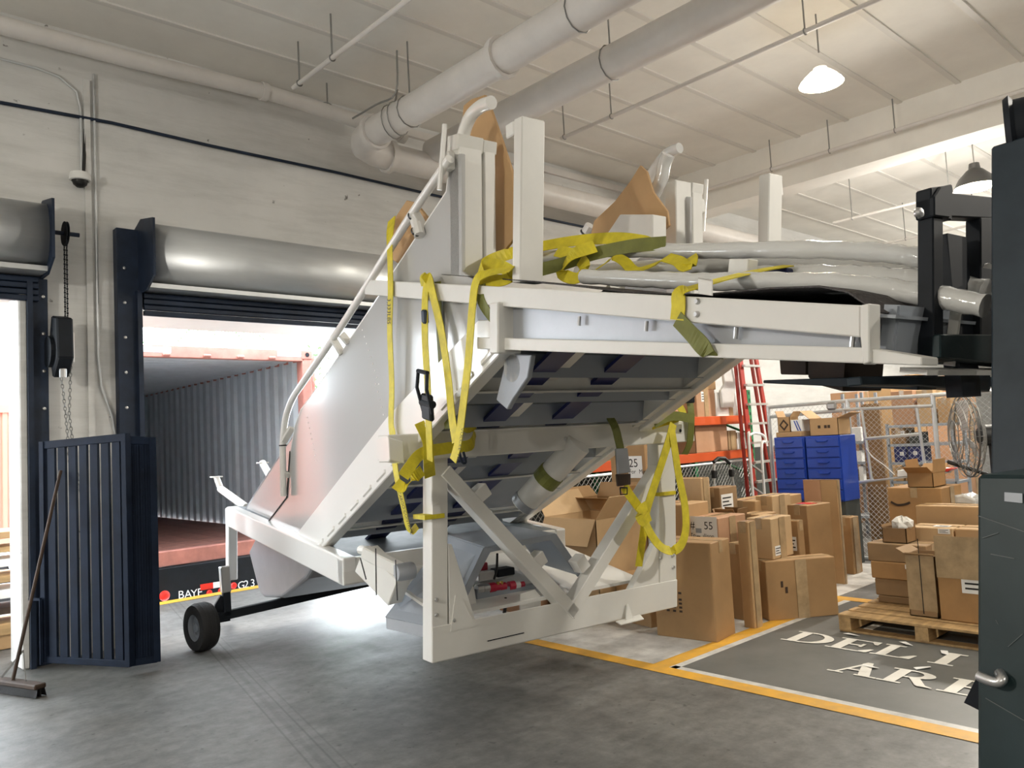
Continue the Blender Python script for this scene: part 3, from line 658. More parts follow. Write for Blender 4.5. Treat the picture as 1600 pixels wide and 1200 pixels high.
def sprism(px, u, th): return MB().prism([SP(x, y, u) for x, y in px], SU * th)
def dup(o, d): return kid(st, o.name, o, d)

# --- side panels
outline = [(493, 858), (464, 833), (416, 818), (447, 778), (452, 720), (460, 668), (470, 640), (485, 620), (515, 577), (560, 510), (592, 462), (615, 424), (697, 300), (704, 240), (722, 240), (722, 425), (792, 470), (792, 528)]
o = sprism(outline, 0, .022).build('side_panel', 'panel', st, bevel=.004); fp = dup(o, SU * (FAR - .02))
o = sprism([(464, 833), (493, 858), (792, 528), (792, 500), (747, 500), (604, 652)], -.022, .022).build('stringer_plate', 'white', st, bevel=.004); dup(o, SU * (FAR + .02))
a, b = SP(495, 862, -.02), SP(795, 533, -.02)
lp = MB().beam(a + SU * .03, b + SU * .03, .09, .05, up=WN).build('stringer_flange', 'white', st, bevel=.006); dup(lp, SU * (FAR - .03))
d = nrm(b - a); Ls = np.linalg.norm(b - a); sn = nrm(np.cross(SU, d))
if sn[2] < 0: sn = -sn
s0 = None
for i in range(12):
    c = a + d * (Ls * (.045 + .0815 * i)) - SU * .016 + sn * .018
    if s0 is None: c0 = c; s0 = MB().box(c, (.15, .016, .030), (d, SU, sn)).build('slot_frame', 'white', lp, bevel=.007)
    else: kid(lp, 'slot_frame', s0, c - c0)
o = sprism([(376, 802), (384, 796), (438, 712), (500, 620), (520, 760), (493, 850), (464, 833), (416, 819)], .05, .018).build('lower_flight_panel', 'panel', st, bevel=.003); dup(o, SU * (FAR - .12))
o = MB().tube([SP(x, y, .059) for x, y in ((384, 796), (438, 712), (470, 668))], .011, 6).build('edge_trim', 'silver', st, smooth=True)
# edge trim tube along the sloping top edge of both panels
te = [SP(x, y, 0) for x, y in [(447, 778), (452, 720), (460, 668), (470, 640), (485, 620), (515, 577), (560, 510), (592, 462), (615, 424), (697, 300), (704, 240)]]
o = MB().tube([p + SU * .011 for p in te], .013, 6).build('edge_trim', 'white', st, smooth=True); dup(o, SU * (FAR - .02))
gk = MB().tube([SP(x, y, -.004) for x, y in [(453, 705), (448, 777), (416, 819)]], .006, 5).build('edge_gasket', 'zip', st)
# rivet rows on the panel
r0 = None
for (x0, y0, x1, y1, n) in ((563, 505, 592, 600, 10), (480, 652, 494, 720, 9), (587, 600, 602, 660, 6)):
    for i in range(n):
        p = SP(x0 + (x1 - x0) * i / (n - 1), y0 + (y1 - y0) * i / (n - 1), -.001)
        if r0 is None: rp = p; r0 = MB().lathe([(0, .003), (.005, .002), (.007, 0)], p, -SU, 6).build('rivet', 'white', st)
        else: kid(st, 'rivet', r0, p - rp)

# --- platform: fascia rail, silver side beam, lower flange, both sides
def plank(px, u, th, name, m, **k): return sprism(px, u, th).build(name, m, st, **k)
ra = [(570, 437), (1344, 477), (1344, 527), (570, 460)]
o = plank(ra, -.06, .055, 'fascia_rail', 'white_flat', bevel=.004); dup(o, SU * (FAR + .19))
o = plank([(745, 470), (1340, 520), (1346, 550), (745, 535)], .0, .04, 'side_beam', 'silver'); dup(o, SU * (FAR + .10))
o = plank([(745, 527), (1348, 543), (1440, 558), (1440, 571), (1352, 568), (745, 545)], -.05, .09, 'lower_flange', 'white_flat', bevel=.003); dup(o, SU * (FAR + .12))
pe = SP(1346, 500, -.06); pv = loc(pe)
o = sprism([(1344, 477), (1358, 474), (1358, 566), (1348, 570), (1344, 527)], -.065, .06).build('fascia_end_cap', 'white_flat', st, bevel=.003)
# hanger bolts under the fascia
b0 = None
for x in (905, 1010, 1150, 1332):
    y = 475 + (x - 680) * .077 + 9; p = SP(x, y, -.02)
    if b0 is None: bp0 = p; b0 = MB().cyl(p - WN * .02, p + WN * .02, .008, 8).build('hanger_bolt', 'chrome', st)
    else: kid(st, 'hanger_bolt', b0, p - bp0)
for x, y in ((1090, 471), (1089, 491)):
    p = SP(x, y, -.062); MB().lathe([(0, .010), (.008, .010), (.012, 0)], p, -SU, 8).build('fascia_bolt', 'chrome', st)
# angle clip on the fascia
o = plank([(1091, 433), (1112, 437), (1112, 462), (1091, 459)], -.068, .006, 'angle_clip', 'white_flat'); MB().prism([SP(1091, 433, -.068), SP(1112, 437, -.068), SP(1112, 437, .05), SP(1091, 433, .05)], -WN * .006).build('angle_clip', 'white_flat', st)
# deck plate and deck cross members
dtop0, dtop1 = SP(700, 452, 0), SP(1400, 492, 0)
mb = MB(); mb.prism([dtop0, dtop1, dtop1 + SU * (FAR + .1), dtop0 + SU * (FAR + .1)], -WN * .01); mb.build('deck_plate', 'greypaint', st)
bb0, bb1 = SP(800, 540, 0), SP(1400, 561, 0)
for i, t in enumerate((.0, .2, .4, .6, .8, .97)):
    p = bb0 + (bb1 - bb0) * t + WN * .09; o = MB().beam(p + SU * .05, p + SU * (FAR + .08), .05, .14, up=WN).build('deck_cross_member', 'greypaint', st)
# end frame of the platform: recessed channel
e0 = SP(1380, 522, 0)
MB().beam(e0 + SU * .04, e0 + SU * (FAR + .1), .02, .17, up=WN).build('end_plate', 'greypaint', st)  # grey colour stands in for the backrest's shade on this plate
MB().beam(e0 + SU * .04 - WN * .10 - WV * .08, e0 + SU * (FAR + .1) - WN * .10 - WV * .03, .08, .015, up=WN).build('end_flange', 'white_flat', st)
for uu in (.30, .95, 1.4): MB().box(e0 + SU * uu - WV * .05, (.012, .03, .17), (SU, WV, WN)).build('end_rib', 'white_flat', st)
# white blocks on the far flange seen over the deck
for x, y, uu in ((1160, 425, .35),): 
    p = SP(x, y, uu); MB().box(p, (.06, .10, .10), (SU, WV, WN)).build('tie_down_block', 'white_flat', st, bevel=.004)

# --- platform posts
def post(pb, pt, su, sv, name='post', m='white_flat'): return MB().beam(pb, pt, su, sv, up=SV).build(name, m, st, bevel=.006)
N1b, N1t = SP(711, 432, 0), SP(709, 215, 0)
p1 = post(N1b + SU * .075, N1t + SU * .075, .15, .10)
MB().beam(N1t + SU * .075 - WN * .07, N1t + SU * .075 + WN * .015, .165, .115, up=SV).build('post_cap', 'white_flat', p1, bevel=.004)
p1b = post(N1b + SU * .205, N1t + SU * .205 + Z3 * .0, .075, .09); MB().beam(N1t + SU * .205 - WN * .06, N1t + SU * .205 + WN * .01, .09, .105, up=SV).build('post_cap', 'white_flat', p1b, bevel=.004)
N2b, N2t = SP(806, 441, 0), SP(809, 183, 0)
p2 = post(N2b + SU * .07, N2t + SU * .07, .14, .07)
f1 = MB().beam(N1b + SU * (FAR - .04) , N1t + SU * (FAR - .04) , .15, .10, up=SV).build('post', 'white_flat', st, bevel=.006)
f1b = MB().beam(N1b + SU * (FAR + .10), N1t + SU * (FAR + .10), .10, .09, up=SV).build('post', 'white_flat', st, bevel=.006); MB().beam(N1t + SU * (FAR + .10) - WN * .06, N1t + SU * (FAR + .10) + WN * .01, .11, .105, up=SV).build('post_cap', 'white_flat', f1b, bevel=.004)
f2 = MB().beam(N2b + SU * (FAR + .14), N2t + SU * (FAR + .14), .13, .08, up=SV).build('post', 'white_flat', st, bevel=.006)
# lever latches on the posts
for base, sg in ((N1t + SU * -.02, -1), (N1t + SU * (FAR + .19), 1)):
    c = base - WN * .13; lt = MB().box(c, (.05, .06, .10), (SU, SV, Z3)).build('latch_body', 'white_flat', st, bevel=.008)
    MB().tube([c + SU * sg * .04 + WN * .19, c + SU * sg * .045 + WN * .02, c + SU * sg * .05 - WN * .16], .014, 8).build('latch_lever', 'white', lt, smooth=True)
# corner catch on the second post
c = N2t + SU * .03 - WN * .04; MB().box(c + SV * .06, (.07, .07, .07), (SU, SV, Z3)).build('corner_catch', 'white', p2, bevel=.006)
c = N2t + SU * (FAR + .22) - WN * .07; MB().box(c, (.04, .05, .10), (SU, SV, Z3)).build('corner_catch', 'white', f2, bevel=.006)
# leg under the fascia below the second post
l0, l1 = SP(795, 474, 0), SP(795, 553, 0)
MB().beam(l0 - SU * .02, l1 - SU * .02, .14, .075, up=SV).build('platform_leg', 'white_flat', st, bevel=.006); MB().beam(l0 + SU * (FAR + .06), l1 + SU * (FAR + .06), .14, .075, up=SV).build('platform_leg', 'white_flat', st, bevel=.006)
# --- handrails
hr = [(443, 775), (442, 720), (442, 690), (446, 655), (456, 625), (474, 597), (520, 530), (560, 468), (640, 340), (703, 248)]
h1 = MB().tube(bez([SP(x, y, -.045) for x, y in hr], 4), .026, 12).build('handrail', 'white', st, smooth=True)
for x, y, x2, y2 in ((443, 740, 452, 742), (443, 690, 456, 668), (521, 530, 535, 553), (533, 522, 545, 536), (648, 332, 662, 356)):
    MB().beam(SP(x, y, -.045), SP(x2, y2, .005), .035, .05, up=SU).build('rail_bracket', 'white_flat', h1, bevel=.004)
t1, t2 = SP(648, 338, -.03), SP(656, 368, -.03); MB().cyl(t1, t2, .035, 10).build('rail_socket', 'white', h1)
for x, y in ((645, 338), (650, 362), (442, 696)):
    p = SP(x, y, -.045); MB().lathe([(.028, -.005), (.032, -.005), (.032, .005), (.028, .005)], p, nrm(SP(703, 248, -.045) - SP(640, 340, -.045)) if y < 500 else Z3, 12).build('cable_tie', 'zip', h1)
cu = [(724, 212), (729, 195), (738, 178), (752, 166), (768, 160)]
MB().tube(bez([SP(x, y, .10) for x, y in cu], 4), .036, 12).build('rail_curl', 'white', st, smooth=True)
fr = [(940, 372), (985, 318), (1010, 285), (1027, 258), (1042, 240), (1062, 231)]
h2 = MB().tube(bez([SP(x, y, FAR - .12) for x, y in fr], 5), .035, 12).build('handrail', 'wrap', st, smooth=True)
fr2 = [(1012, 300), (1025, 275), (1030, 250), (1036, 236)]; MB().tube(bez([SP(x + 8, y + 6, FAR - .22) for x, y in fr2], 4), .045, 10).build('rail_curl', 'wrap', st, smooth=True)
q1, q2 = SP(908, 375, FAR - .25), SP(922, 352, FAR - .25); MB().tube([q1, q2], .035, 8).build('rail_socket', 'white', st); MB().lathe([(.036, -.006), (.041, -.006), (.041, .006), (.036, .006)], (q1 + q2) / 2, nrm(q2 - q1), 10).build('cable_tie', 'zip', st)
o = MB().prism([SP(968, 335, FAR - .5), SP(1020, 335, FAR - .5), SP(1020, 392, FAR - .5), SP(930, 392, FAR - .5)], SU * .12).build('console_box', 'white_flat', st, bevel=.006)

# --- A-frame support under the stairs
cz0 = FP(607, 701, -.02); cz1 = FP(1085, 673, -.02)
MB().beam(cz0 + SV * .07, cz1 + SV * .07, .14, .155).build('support_crossbar', 'white_flat', st, bevel=.006)
cb = MB().prism([FP(607, 683, -.03), FP(630, 690, -.03), FP(632, 724, -.03), FP(609, 719, -.03)], SV * .16).build('crossbar_end_plate', 'white', st, bevel=.004)
MB().lathe([(0, .006), (.014, .004), (.016, 0)], FP(884, 686, -.021), -SV, 8).build('crossbar_bolt', 'chrome', st); 
for x, y in ((1063, 673),): MB().lathe([(0, .002), (.013, .002), (.013, 0)], FP(x, y, -.021), -SV, 8).build('bolt_hole', 'black', st)
PD = .115
pL = MB().hexa([FP(675, 1037, 0), FP(700, 1031, 0), FP(700, 1031, 0) + SV * PD, FP(675, 1037, 0) + SV * PD], [FP(675, 716, 0), FP(700, 714, 0), FP(700, 714, 0) + SV * PD, FP(675, 716, 0) + SV * PD]).build('support_post', 'white_flat', st, bevel=.005)
pR = MB().hexa([FP(1032, 952, 0), FP(1058, 948, 0), FP(1058, 948, 0) + SV * PD, FP(1032, 952, 0) + SV * PD], [FP(1028, 690, 0), FP(1055, 688, 0), FP(1055, 688, 0) + SV * PD, FP(1028, 690, 0) + SV * PD]).build('support_post', 'white_flat', st, bevel=.005)
bbm = MB().hexa([FP(675, 1037, -.005), FP(1058, 948, -.005), FP(1058, 948, .09), FP(675, 1037, .09)], [FP(675, 980, -.005), FP(1058, 905, -.005), FP(1058, 905, .09), FP(675, 980, .09)]).build('support_base_beam', 'white_flat', st, bevel=.005)
MB().prism([FP(762, 1001, -.007), FP(819, 988, -.007), FP(819, 989.5, -.007), FP(762, 1002.5, -.007)], SV * .002).build('weld_seam', 'black', bbm)
def diag(x0, y0, x1, y1, wpx, name):
    p, q = FP(x0, y0, .045), FP(x1, y1, .045); return MB().beam(p, q, .085, .105, up=SV).build(name, 'white_flat', st, bevel=.005)
diag(690, 735, 893, 958, 40, 'diagonal_brace'); diag(1040, 712, 884, 960, 40, 'diagonal_brace')
for x, y, dx, dy in ((744, 775, 14, -12), (832, 880, 14, -12), (908, 885, -8, -14)):
    p, q = FP(x, y, .045), FP(x + dx, y + dy, .045); MB().beam(p - (q - p) * .3, q, .085, .09, up=SV).build('brace_stub', 'white_flat', st, bevel=.004)
MB().prism([FP(700, 850, .0), FP(706, 850, .0), FP(745, 975, .0), FP(703, 985, .0)], SV * .06).build('foot_gusset', 'white_flat', st, bevel=.003)
MB().prism([FP(712, 930, -.008), FP(722, 935, -.008), FP(745, 978, -.008), FP(704, 987, -.008)], SV * .01).build('foot_gusset', 'white_flat', st)
MB().prism([FP(1030, 850, .0), FP(1024, 850, .0), FP(985, 925, .0), FP(1030, 915, .0)], SV * .06).build('foot_gusset', 'white_flat', st, bevel=.003)
for x, y in ((682, 937), (682, 961), (709, 969), (1051, 868), (1052, 886), (1032, 872)):
    MB().lathe([(0, .012), (.010, .010), (.014, 0)], FP(x, y, -.002), -SV, 8).build('post_bolt', 'chrome', st, smooth=True)
MB().prism([FP(962, 972, -.02), FP(1000, 961, -.02), FP(1006, 968, -.1), FP(970, 977, -.1)], Z3 * .006).build('foot_plate', 'white_flat', st); MB().prism([FP(980, 944, -.02), FP(982, 944, -.02), FP(990, 968, -.05), FP(978, 972, -.05)], SV * .006).build('foot_web', 'white_flat', st)
for x0, y0, x1, y1 in ((665, 807, 690, 812), (1024, 771, 1058, 774)):
    p = FP((x0 + x1) / 2, y0, 0); uu = loc(p); c = L3(uu[0], PD / 2, uu[2]); bw = .058 if x0 < 800 else .075
    MB().box(c, (bw * 2 + .016, PD + .03, .026), (SU, SV, Z3)).build('tape_band', 'yellow', st)
# upper strut stub plates by left post
MB().prism([FP(676, 790, -.01), FP(688, 788, -.01), FP(688, 803, -.01), FP(676, 806, -.01)], SV * .01).build('stub_plate', 'white_flat', st)

# --- underside of the flight: treads, risers, cross members
la, lb = loc(SP(500, 850, 0)), loc(SP(792, 520, 0))
for i in range(10):
    t = (i + .5) / 10.; v = la[1] + (lb[1] - la[1]) * t; z = la[2] + (lb[2] - la[2]) * t
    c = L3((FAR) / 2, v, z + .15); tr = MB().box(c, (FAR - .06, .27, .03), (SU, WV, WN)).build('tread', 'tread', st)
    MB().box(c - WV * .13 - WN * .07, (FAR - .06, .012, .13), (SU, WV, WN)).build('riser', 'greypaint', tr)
sl = nrm(L3(0, lb[1], lb[2]) - L3(0, la[1], la[2])); sln = nrm(np.cross(SU, sl)); sln = sln if sln[2] > 0 else -sln
def onslope(x, y, off): return onpl(x, y, L3(0, la[1], la[2]) + sln * off, sln)
# cross members traced on the underside plane of the flight
for (x0, y0, x1, y1, h, m) in ((835, 588, 1062, 592, .15, 'white_flat'), (800, 650, 962, 655, .10, 'white_flat'), (640, 745, 700, 742, .09, 'white_flat'), (575, 815, 860, 778, .09, 'white_flat'), (520, 870, 700, 845, .07, 'white_flat')):
    p = onslope(x0, y0, .02); q = onslope(x1, y1, .02); up = loc(p); uq = loc(q); vm = (up[1] + uq[1]) / 2; zm = (up[2] + uq[2]) / 2
    MB().beam(L3(.03, vm, zm), L3(FAR - .03, vm, zm), .06, h, up=WN).build('under_cross_member', m, st)
    MB().beam(L3(.03, vm, zm - h / 2), L3(FAR - .03, vm, zm - h / 2), .10, .012, up=WN).build('under_flange', m, st)
def slopebar(x, y, off, wdt, h, m, t0, t1, name):
    p = onslope(x, y, off); uu = loc(p)[0]; s = L3(uu, la[1], la[2]) + sln * off; L_ = np.linalg.norm(L3(0, lb[1], lb[2]) - L3(0, la[1], la[2]))
    return MB().beam(s + sl * L_ * t0, s + sl * L_ * t1, wdt, h, up=sln).build(name, m, st)
slopebar(612, 815, -.02, .16, .02, 'blue', -.02, 1.1, 'blue_belt_rail'); slopebar(785, 735, -.02, .17, .02, 'blue', -.02, 1.1, 'blue_belt_rail')
slopebar(740, 690, .06, .10, .14, 'white_flat', .3, 1.1, 'inner_stringer'); slopebar(690, 800, .08, .06, .10, 'white_flat', .0, .55, 'inner_stringer')
slopebar(1000, 640, .05, .12, .2, 'white_flat', .0, 1.05, 'inner_stringer')
# white tube slung below
ta, tb = FP(815, 790, .35), FP(905, 693, -.05)
MB().tube([ta, tb], .085, 16).build('hydraulic_tube', 'white_flat', st, smooth=True)
MB().lathe([(0, .01), (.06, .01), (.088, -.005), (.092, -.06), (.086, -.06)], ta, nrm(ta - tb), 16).build('tube_end_cap', 'silver', st, smooth=True)
for k in range(3):
    p = ta + (tb - ta) * (.42 + .05 * k); MB().lathe([(.087, -.015), (.092, -.015), (.092, .015), (.087, .015)], p, nrm(tb - ta), 16).build('hose_band', 'olive', st)
# pivot gusset beneath platform
o = sprism([(792, 553), (830, 555), (824, 590), (800, 625), (792, 640), (775, 625)], .03, .03).build('pivot_gusset', 'greypaint', st, bevel=.004)
MB().lathe([(0, -.02), (.07, -.02), (.08, 0), (.07, .02), (0, .02)], SP(805, 575, .05), SU, 18).build('pivot_boss', 'white_flat', st, smooth=True)

# --- chassis at the foot of the flight
ca, cbx = SP(547, 893, -.03), SP(362, 806, -.03)
MB().beam(ca, cbx, .10, .19).build('chassis_rail', 'white', st, bevel=.012, seg=2)
MB().beam(ca + SU * (FAR + .05), cbx + SU * (FAR + .05), .10, .19).build('chassis_rail', 'white', st, bevel=.012, seg=2)
MB().beam(ca + SV * .05 - SU * .05, ca + SV * .05 + SU * (FAR + .1), .10, .18).build('chassis_cross_rail', 'white_flat', st, bevel=.012, seg=2)
MB().beam(cbx - SU * .05, cbx + SU * (FAR + .1), .10, .16).build('chassis_cross_rail', 'white', st, bevel=.01)
o = MB().beam(cbx + Z3 * .06, SP(362, 905, -.03), .09, .10, up=SV).build('chassis_leg', 'white', st, bevel=.008); dup(o, SU * (FAR + .05))
# toe skirt sheets between panel and chassis rail
MB().prism([SP(384, 797, .02), SP(416, 818, .0), SP(464, 833, 0), SP(493, 858, 0), SP(540, 878, 0), SP(372, 800, .0)], SU * .015).build('toe_skirt', 'panel', st)
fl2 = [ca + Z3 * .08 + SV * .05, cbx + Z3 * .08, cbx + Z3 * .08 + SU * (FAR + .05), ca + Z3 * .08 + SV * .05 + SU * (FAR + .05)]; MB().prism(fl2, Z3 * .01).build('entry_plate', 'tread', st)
# rounded tub below the chassis
tub = [(388, 862), (400, 838), (440, 820), (500, 868), (478, 905), (440, 935), (412, 934), (404, 925)]
MB().prism([SP(x, y, .05) for x, y in tub], SU * (FAR - .1)).build('under_tub', 'silver', st, bevel=.03, seg=3)
# far-side newels
n0 = SP(385, 793, .10); n1 = SP(345, 764, .10)
nw = MB().tube([n0, n1], .04, 10).build('newel_arm', 'white', st, smooth=True); n2 = n1 + SV * .02; n3 = FP(338, 745, loc(n1)[1])
MB().tube([n1, n3], .032, 10).build('newel_stub', 'white', nw, smooth=True); MB().box(n3, (.11, .11, .012), (SU, SV, Z3)).build('newel_plate', 'white', nw)
m0, m1 = SP(422, 745, .35), SP(410, 723, .35); nw2 = MB().tube([m0, m1], .035, 10).build('newel_stub', 'white', st, smooth=True); MB().box(m1, (.1, .1, .012), (SU, SV, Z3)).build('newel_plate', 'white', nw2)
# --- outrigger axle and wheel
WVv = loc(onz(313, 1017))[1]
wc = FP(315, 979, WVv); wr = wc[2]
ax1 = FP(606, 903, WVv)
axb = MB().beam(FP(336, 965, WVv), ax1, .06, .07).build('outrigger_axle', 'black', st, bevel=.004)
MB().prism([FP(336, 945, WVv), FP(345, 930, WVv), FP(360, 938, WVv), FP(360, 970, WVv), FP(334, 975, WVv)], SV * .03).build('axle_gusset', 'black', axb)
MB().beam(FP(352, 898, WVv), FP(355, 962, WVv), .06, .06, up=SV).build('outrigger_post', 'black', st, bevel=.004); MB().beam(FP(350, 885, WVv), FP(353, 925, WVv), .075, .075, up=SV).build('outrigger_socket', 'chrome', st, bevel=.006)
wax = nrm(SU * .97 + SV * .22)
wl = MB().lathe([(wr * .55, -.07), (wr * .80, -.075), (wr * .93, -.072), (wr * .985, -.05), (wr, -.02), (wr, .02), (wr * .985, .05), (wr * .93, .072), (wr * .80, .075), (wr * .55, .07)], wc, wax, 36).build('tyre', 'rubber', st, smooth=True)
for gk_ in (-.035, 0, .035): MB().lathe([(wr * .998, -.006), (wr * 1.006, -.003), (wr * 1.006, .003), (wr * .998, .006)], wc + wax * gk_, wax, 36).build('tyre_rib', 'rubber', wl)
MB().lathe([(0, -.045), (wr * .18, -.05), (wr * .22, -.03), (wr * .5, -.03), (wr * .56, -.065), (wr * .56, .06), (0, .06)], wc, wax, 24).build('wheel_rim', 'greypaint', wl, smooth=True)
for k in range(5): MB().lathe([(0, .012), (.008, .01), (.01, 0)], wc - wax * .03 + wr * .34 * (Z3 * math.cos(k * 1.2566) + np.cross(wax, Z3) * math.sin(k * 1.2566)), -wax, 6).build('lug_nut', 'chrome', wl)
# --- folded drawbar with jack tied by cable ties
j0, j1 = FP(572, 872, .75), FP(625, 925, .45)
dj = MB().beam(j0, j1, .12, .19, up=Z3).build('drawbar_arm', 'white_flat', st, bevel=.006)
MB().beam(FP(570, 862, .7), FP(625, 890, .42), .07, .08).build('jack_tube', 'white_flat', dj, bevel=.008)
MB().lathe([(0, -.06), (.05, -.06), (.055, -.04), (.055, .04), (.05, .06), (0, .06)], FP(632, 893, .40), SU, 16).build('jack_roller', 'silver', dj, smooth=True); MB().lathe([(0, -.05), (.03, -.05), (.03, .05), (0, .05)], FP(569, 860, .72), SV, 10).build('pivot_pin', 'white_flat', dj)
for x0, y0, x1, y1 in ((587, 857, 588, 930), (618, 875, 621, 938), (563, 872, 572, 905)):
    MB().tube([FP(x0, y0, .35), FP((x0 + x1) / 2, (y0 + y1) / 2, .30), FP(x1, y1, .36)], .004, 5).build('cable_tie', 'zip', dj)
# --- grey wheel-arch fender across the width
def arch(v, th, m, name, grow=0.):
    top = [FP(690, 1005, v), FP(755, 857, v), FP(872, 838, v), FP(915, 905, v)]
    inn = [p for p in top]
    return top
A1 = [FP(697, 985, .02 + .12), FP(757, 857, .14), FP(868, 836, .14), FP(912, 902, .14)]
A2 = [FP(603, 965, .62), FP(698, 838, .62), FP(800, 824, .62), FP(840, 880, .62)]
for i in range(3):
    nn_ = np.cross(A1[i + 1] - A1[i], A2[i] - A1[i]); nn_ = nrm(nn_)
    MB().prism([A1[i], A1[i + 1], A2[i + 1], A2[i]], nn_ * .012).build('fender_plate', 'greypaint', st, bevel=.002)
MB().hexa([A1[0], A2[0], A2[0] - Z3 * .0, A1[0]], [A1[0], A2[0], A2[0], A1[0]]) 
MB().prism([A2[0], A1[0], A1[0] - Z3 * .07, A2[0] - Z3 * .07], SU * .012).build('fender_skirt', 'silver', st)
for i in range(3):
    cen = (A1[0] + A1[1] + A1[2] + A1[3]) / 4; p, q = A1[i], A1[i + 1]; MB().prism([p, q, q + nrm(cen - q) * .05, p + nrm(cen - p) * .05], SV * .01).build('fender_flange', 'greypaint', st)
# --- hydraulic tray between the posts
tv = .12
T0 = [FP(716, 950, tv), FP(850, 930, tv + .0)]
tray = MB().hexa([L3(.14, .1, loc(T0[0])[2] - .05), L3(1.75, .1, loc(T0[0])[2] - .05), L3(1.75, 1.0, loc(T0[0])[2] + .12), L3(.14, 1.0, loc(T0[0])[2] + .12)], [L3(.14, .1, loc(T0[0])[2] - .03), L3(1.75, .1, loc(T0[0])[2] - .03), L3(1.75, 1.0, loc(T0[0])[2] + .14), L3(.14, 1.0, loc(T0[0])[2] + .14)]).build('hydraulic_tray', 'white', st)
lug = [FP(720, 948, .2), FP(724, 915, .2), FP(732, 911, .2), FP(741, 916, .2), FP(747, 950, .2)]
lg = MB().prism(lug, SV * .04).build('lifting_lug', 'white', tray, bevel=.006); MB().lathe([(0, .008), (.022, .008), (.024, 0)], FP(727, 921, .198), -SV, 14).build('lug_pin', 'chrome', lg)
MB().prism([FP(813, 928, .12), FP(836, 921, .12), FP(845, 932, .12), FP(845, 950, .12), FP(813, 958, .12)], SV * .01).build('hinge_plate', 'white', tray)
mf = MB().beam(FP(742, 932, .28), FP(835, 922, .28), .05, .09).build('manifold', 'greypaint', tray, bevel=.004)
for i, (x, m, r) in enumerate(((749, 'chrome', .03), (759, 'chrome', .028), (768, 'redfit', .032), (777, 'redfit', .026), (785, 'redfit', .026), (799, 'redfit', .03), (807, 'label', .024), (814, 'redfit', .02))):
    p = FP(x, 920 - (x - 749) * .1, .27); MB().cyl(p - SU * .022, p + SU * .022, r, 10).build('fitting', m, mf)
for x, y in ((778, 909), (784, 908)): MB().cyl(FP(x, y, .26), FP(x, y + 8, .26), .010, 6).build('fitting', 'brass', mf)
MB().tube(bez([FP(777, 865, .35), FP(776, 890, .3), FP(772, 905, .28)], 4), .008, 6).build('hose', 'zip', tray); MB().tube(bez([FP(790, 935, .2), FP(789, 950, .15), FP(788, 958, .14)], 4), .012, 6).build('hose', 'zip', tray)
MB().box(FP(762, 895, .5), (.28, .22, .06), (SU, SV, Z3)).build('valve_block', 'white_flat', tray, bevel=.006); MB().box(FP(785, 893, .4), (.14, .1, .05), (SU, SV, Z3)).build('valve_block', 'black', tray, bevel=.006); MB().box(FP(750, 890, .5), (.07, .1, .1), (SU, SV, Z3)).build('valve_block', 'redfit', tray, bevel=.006)
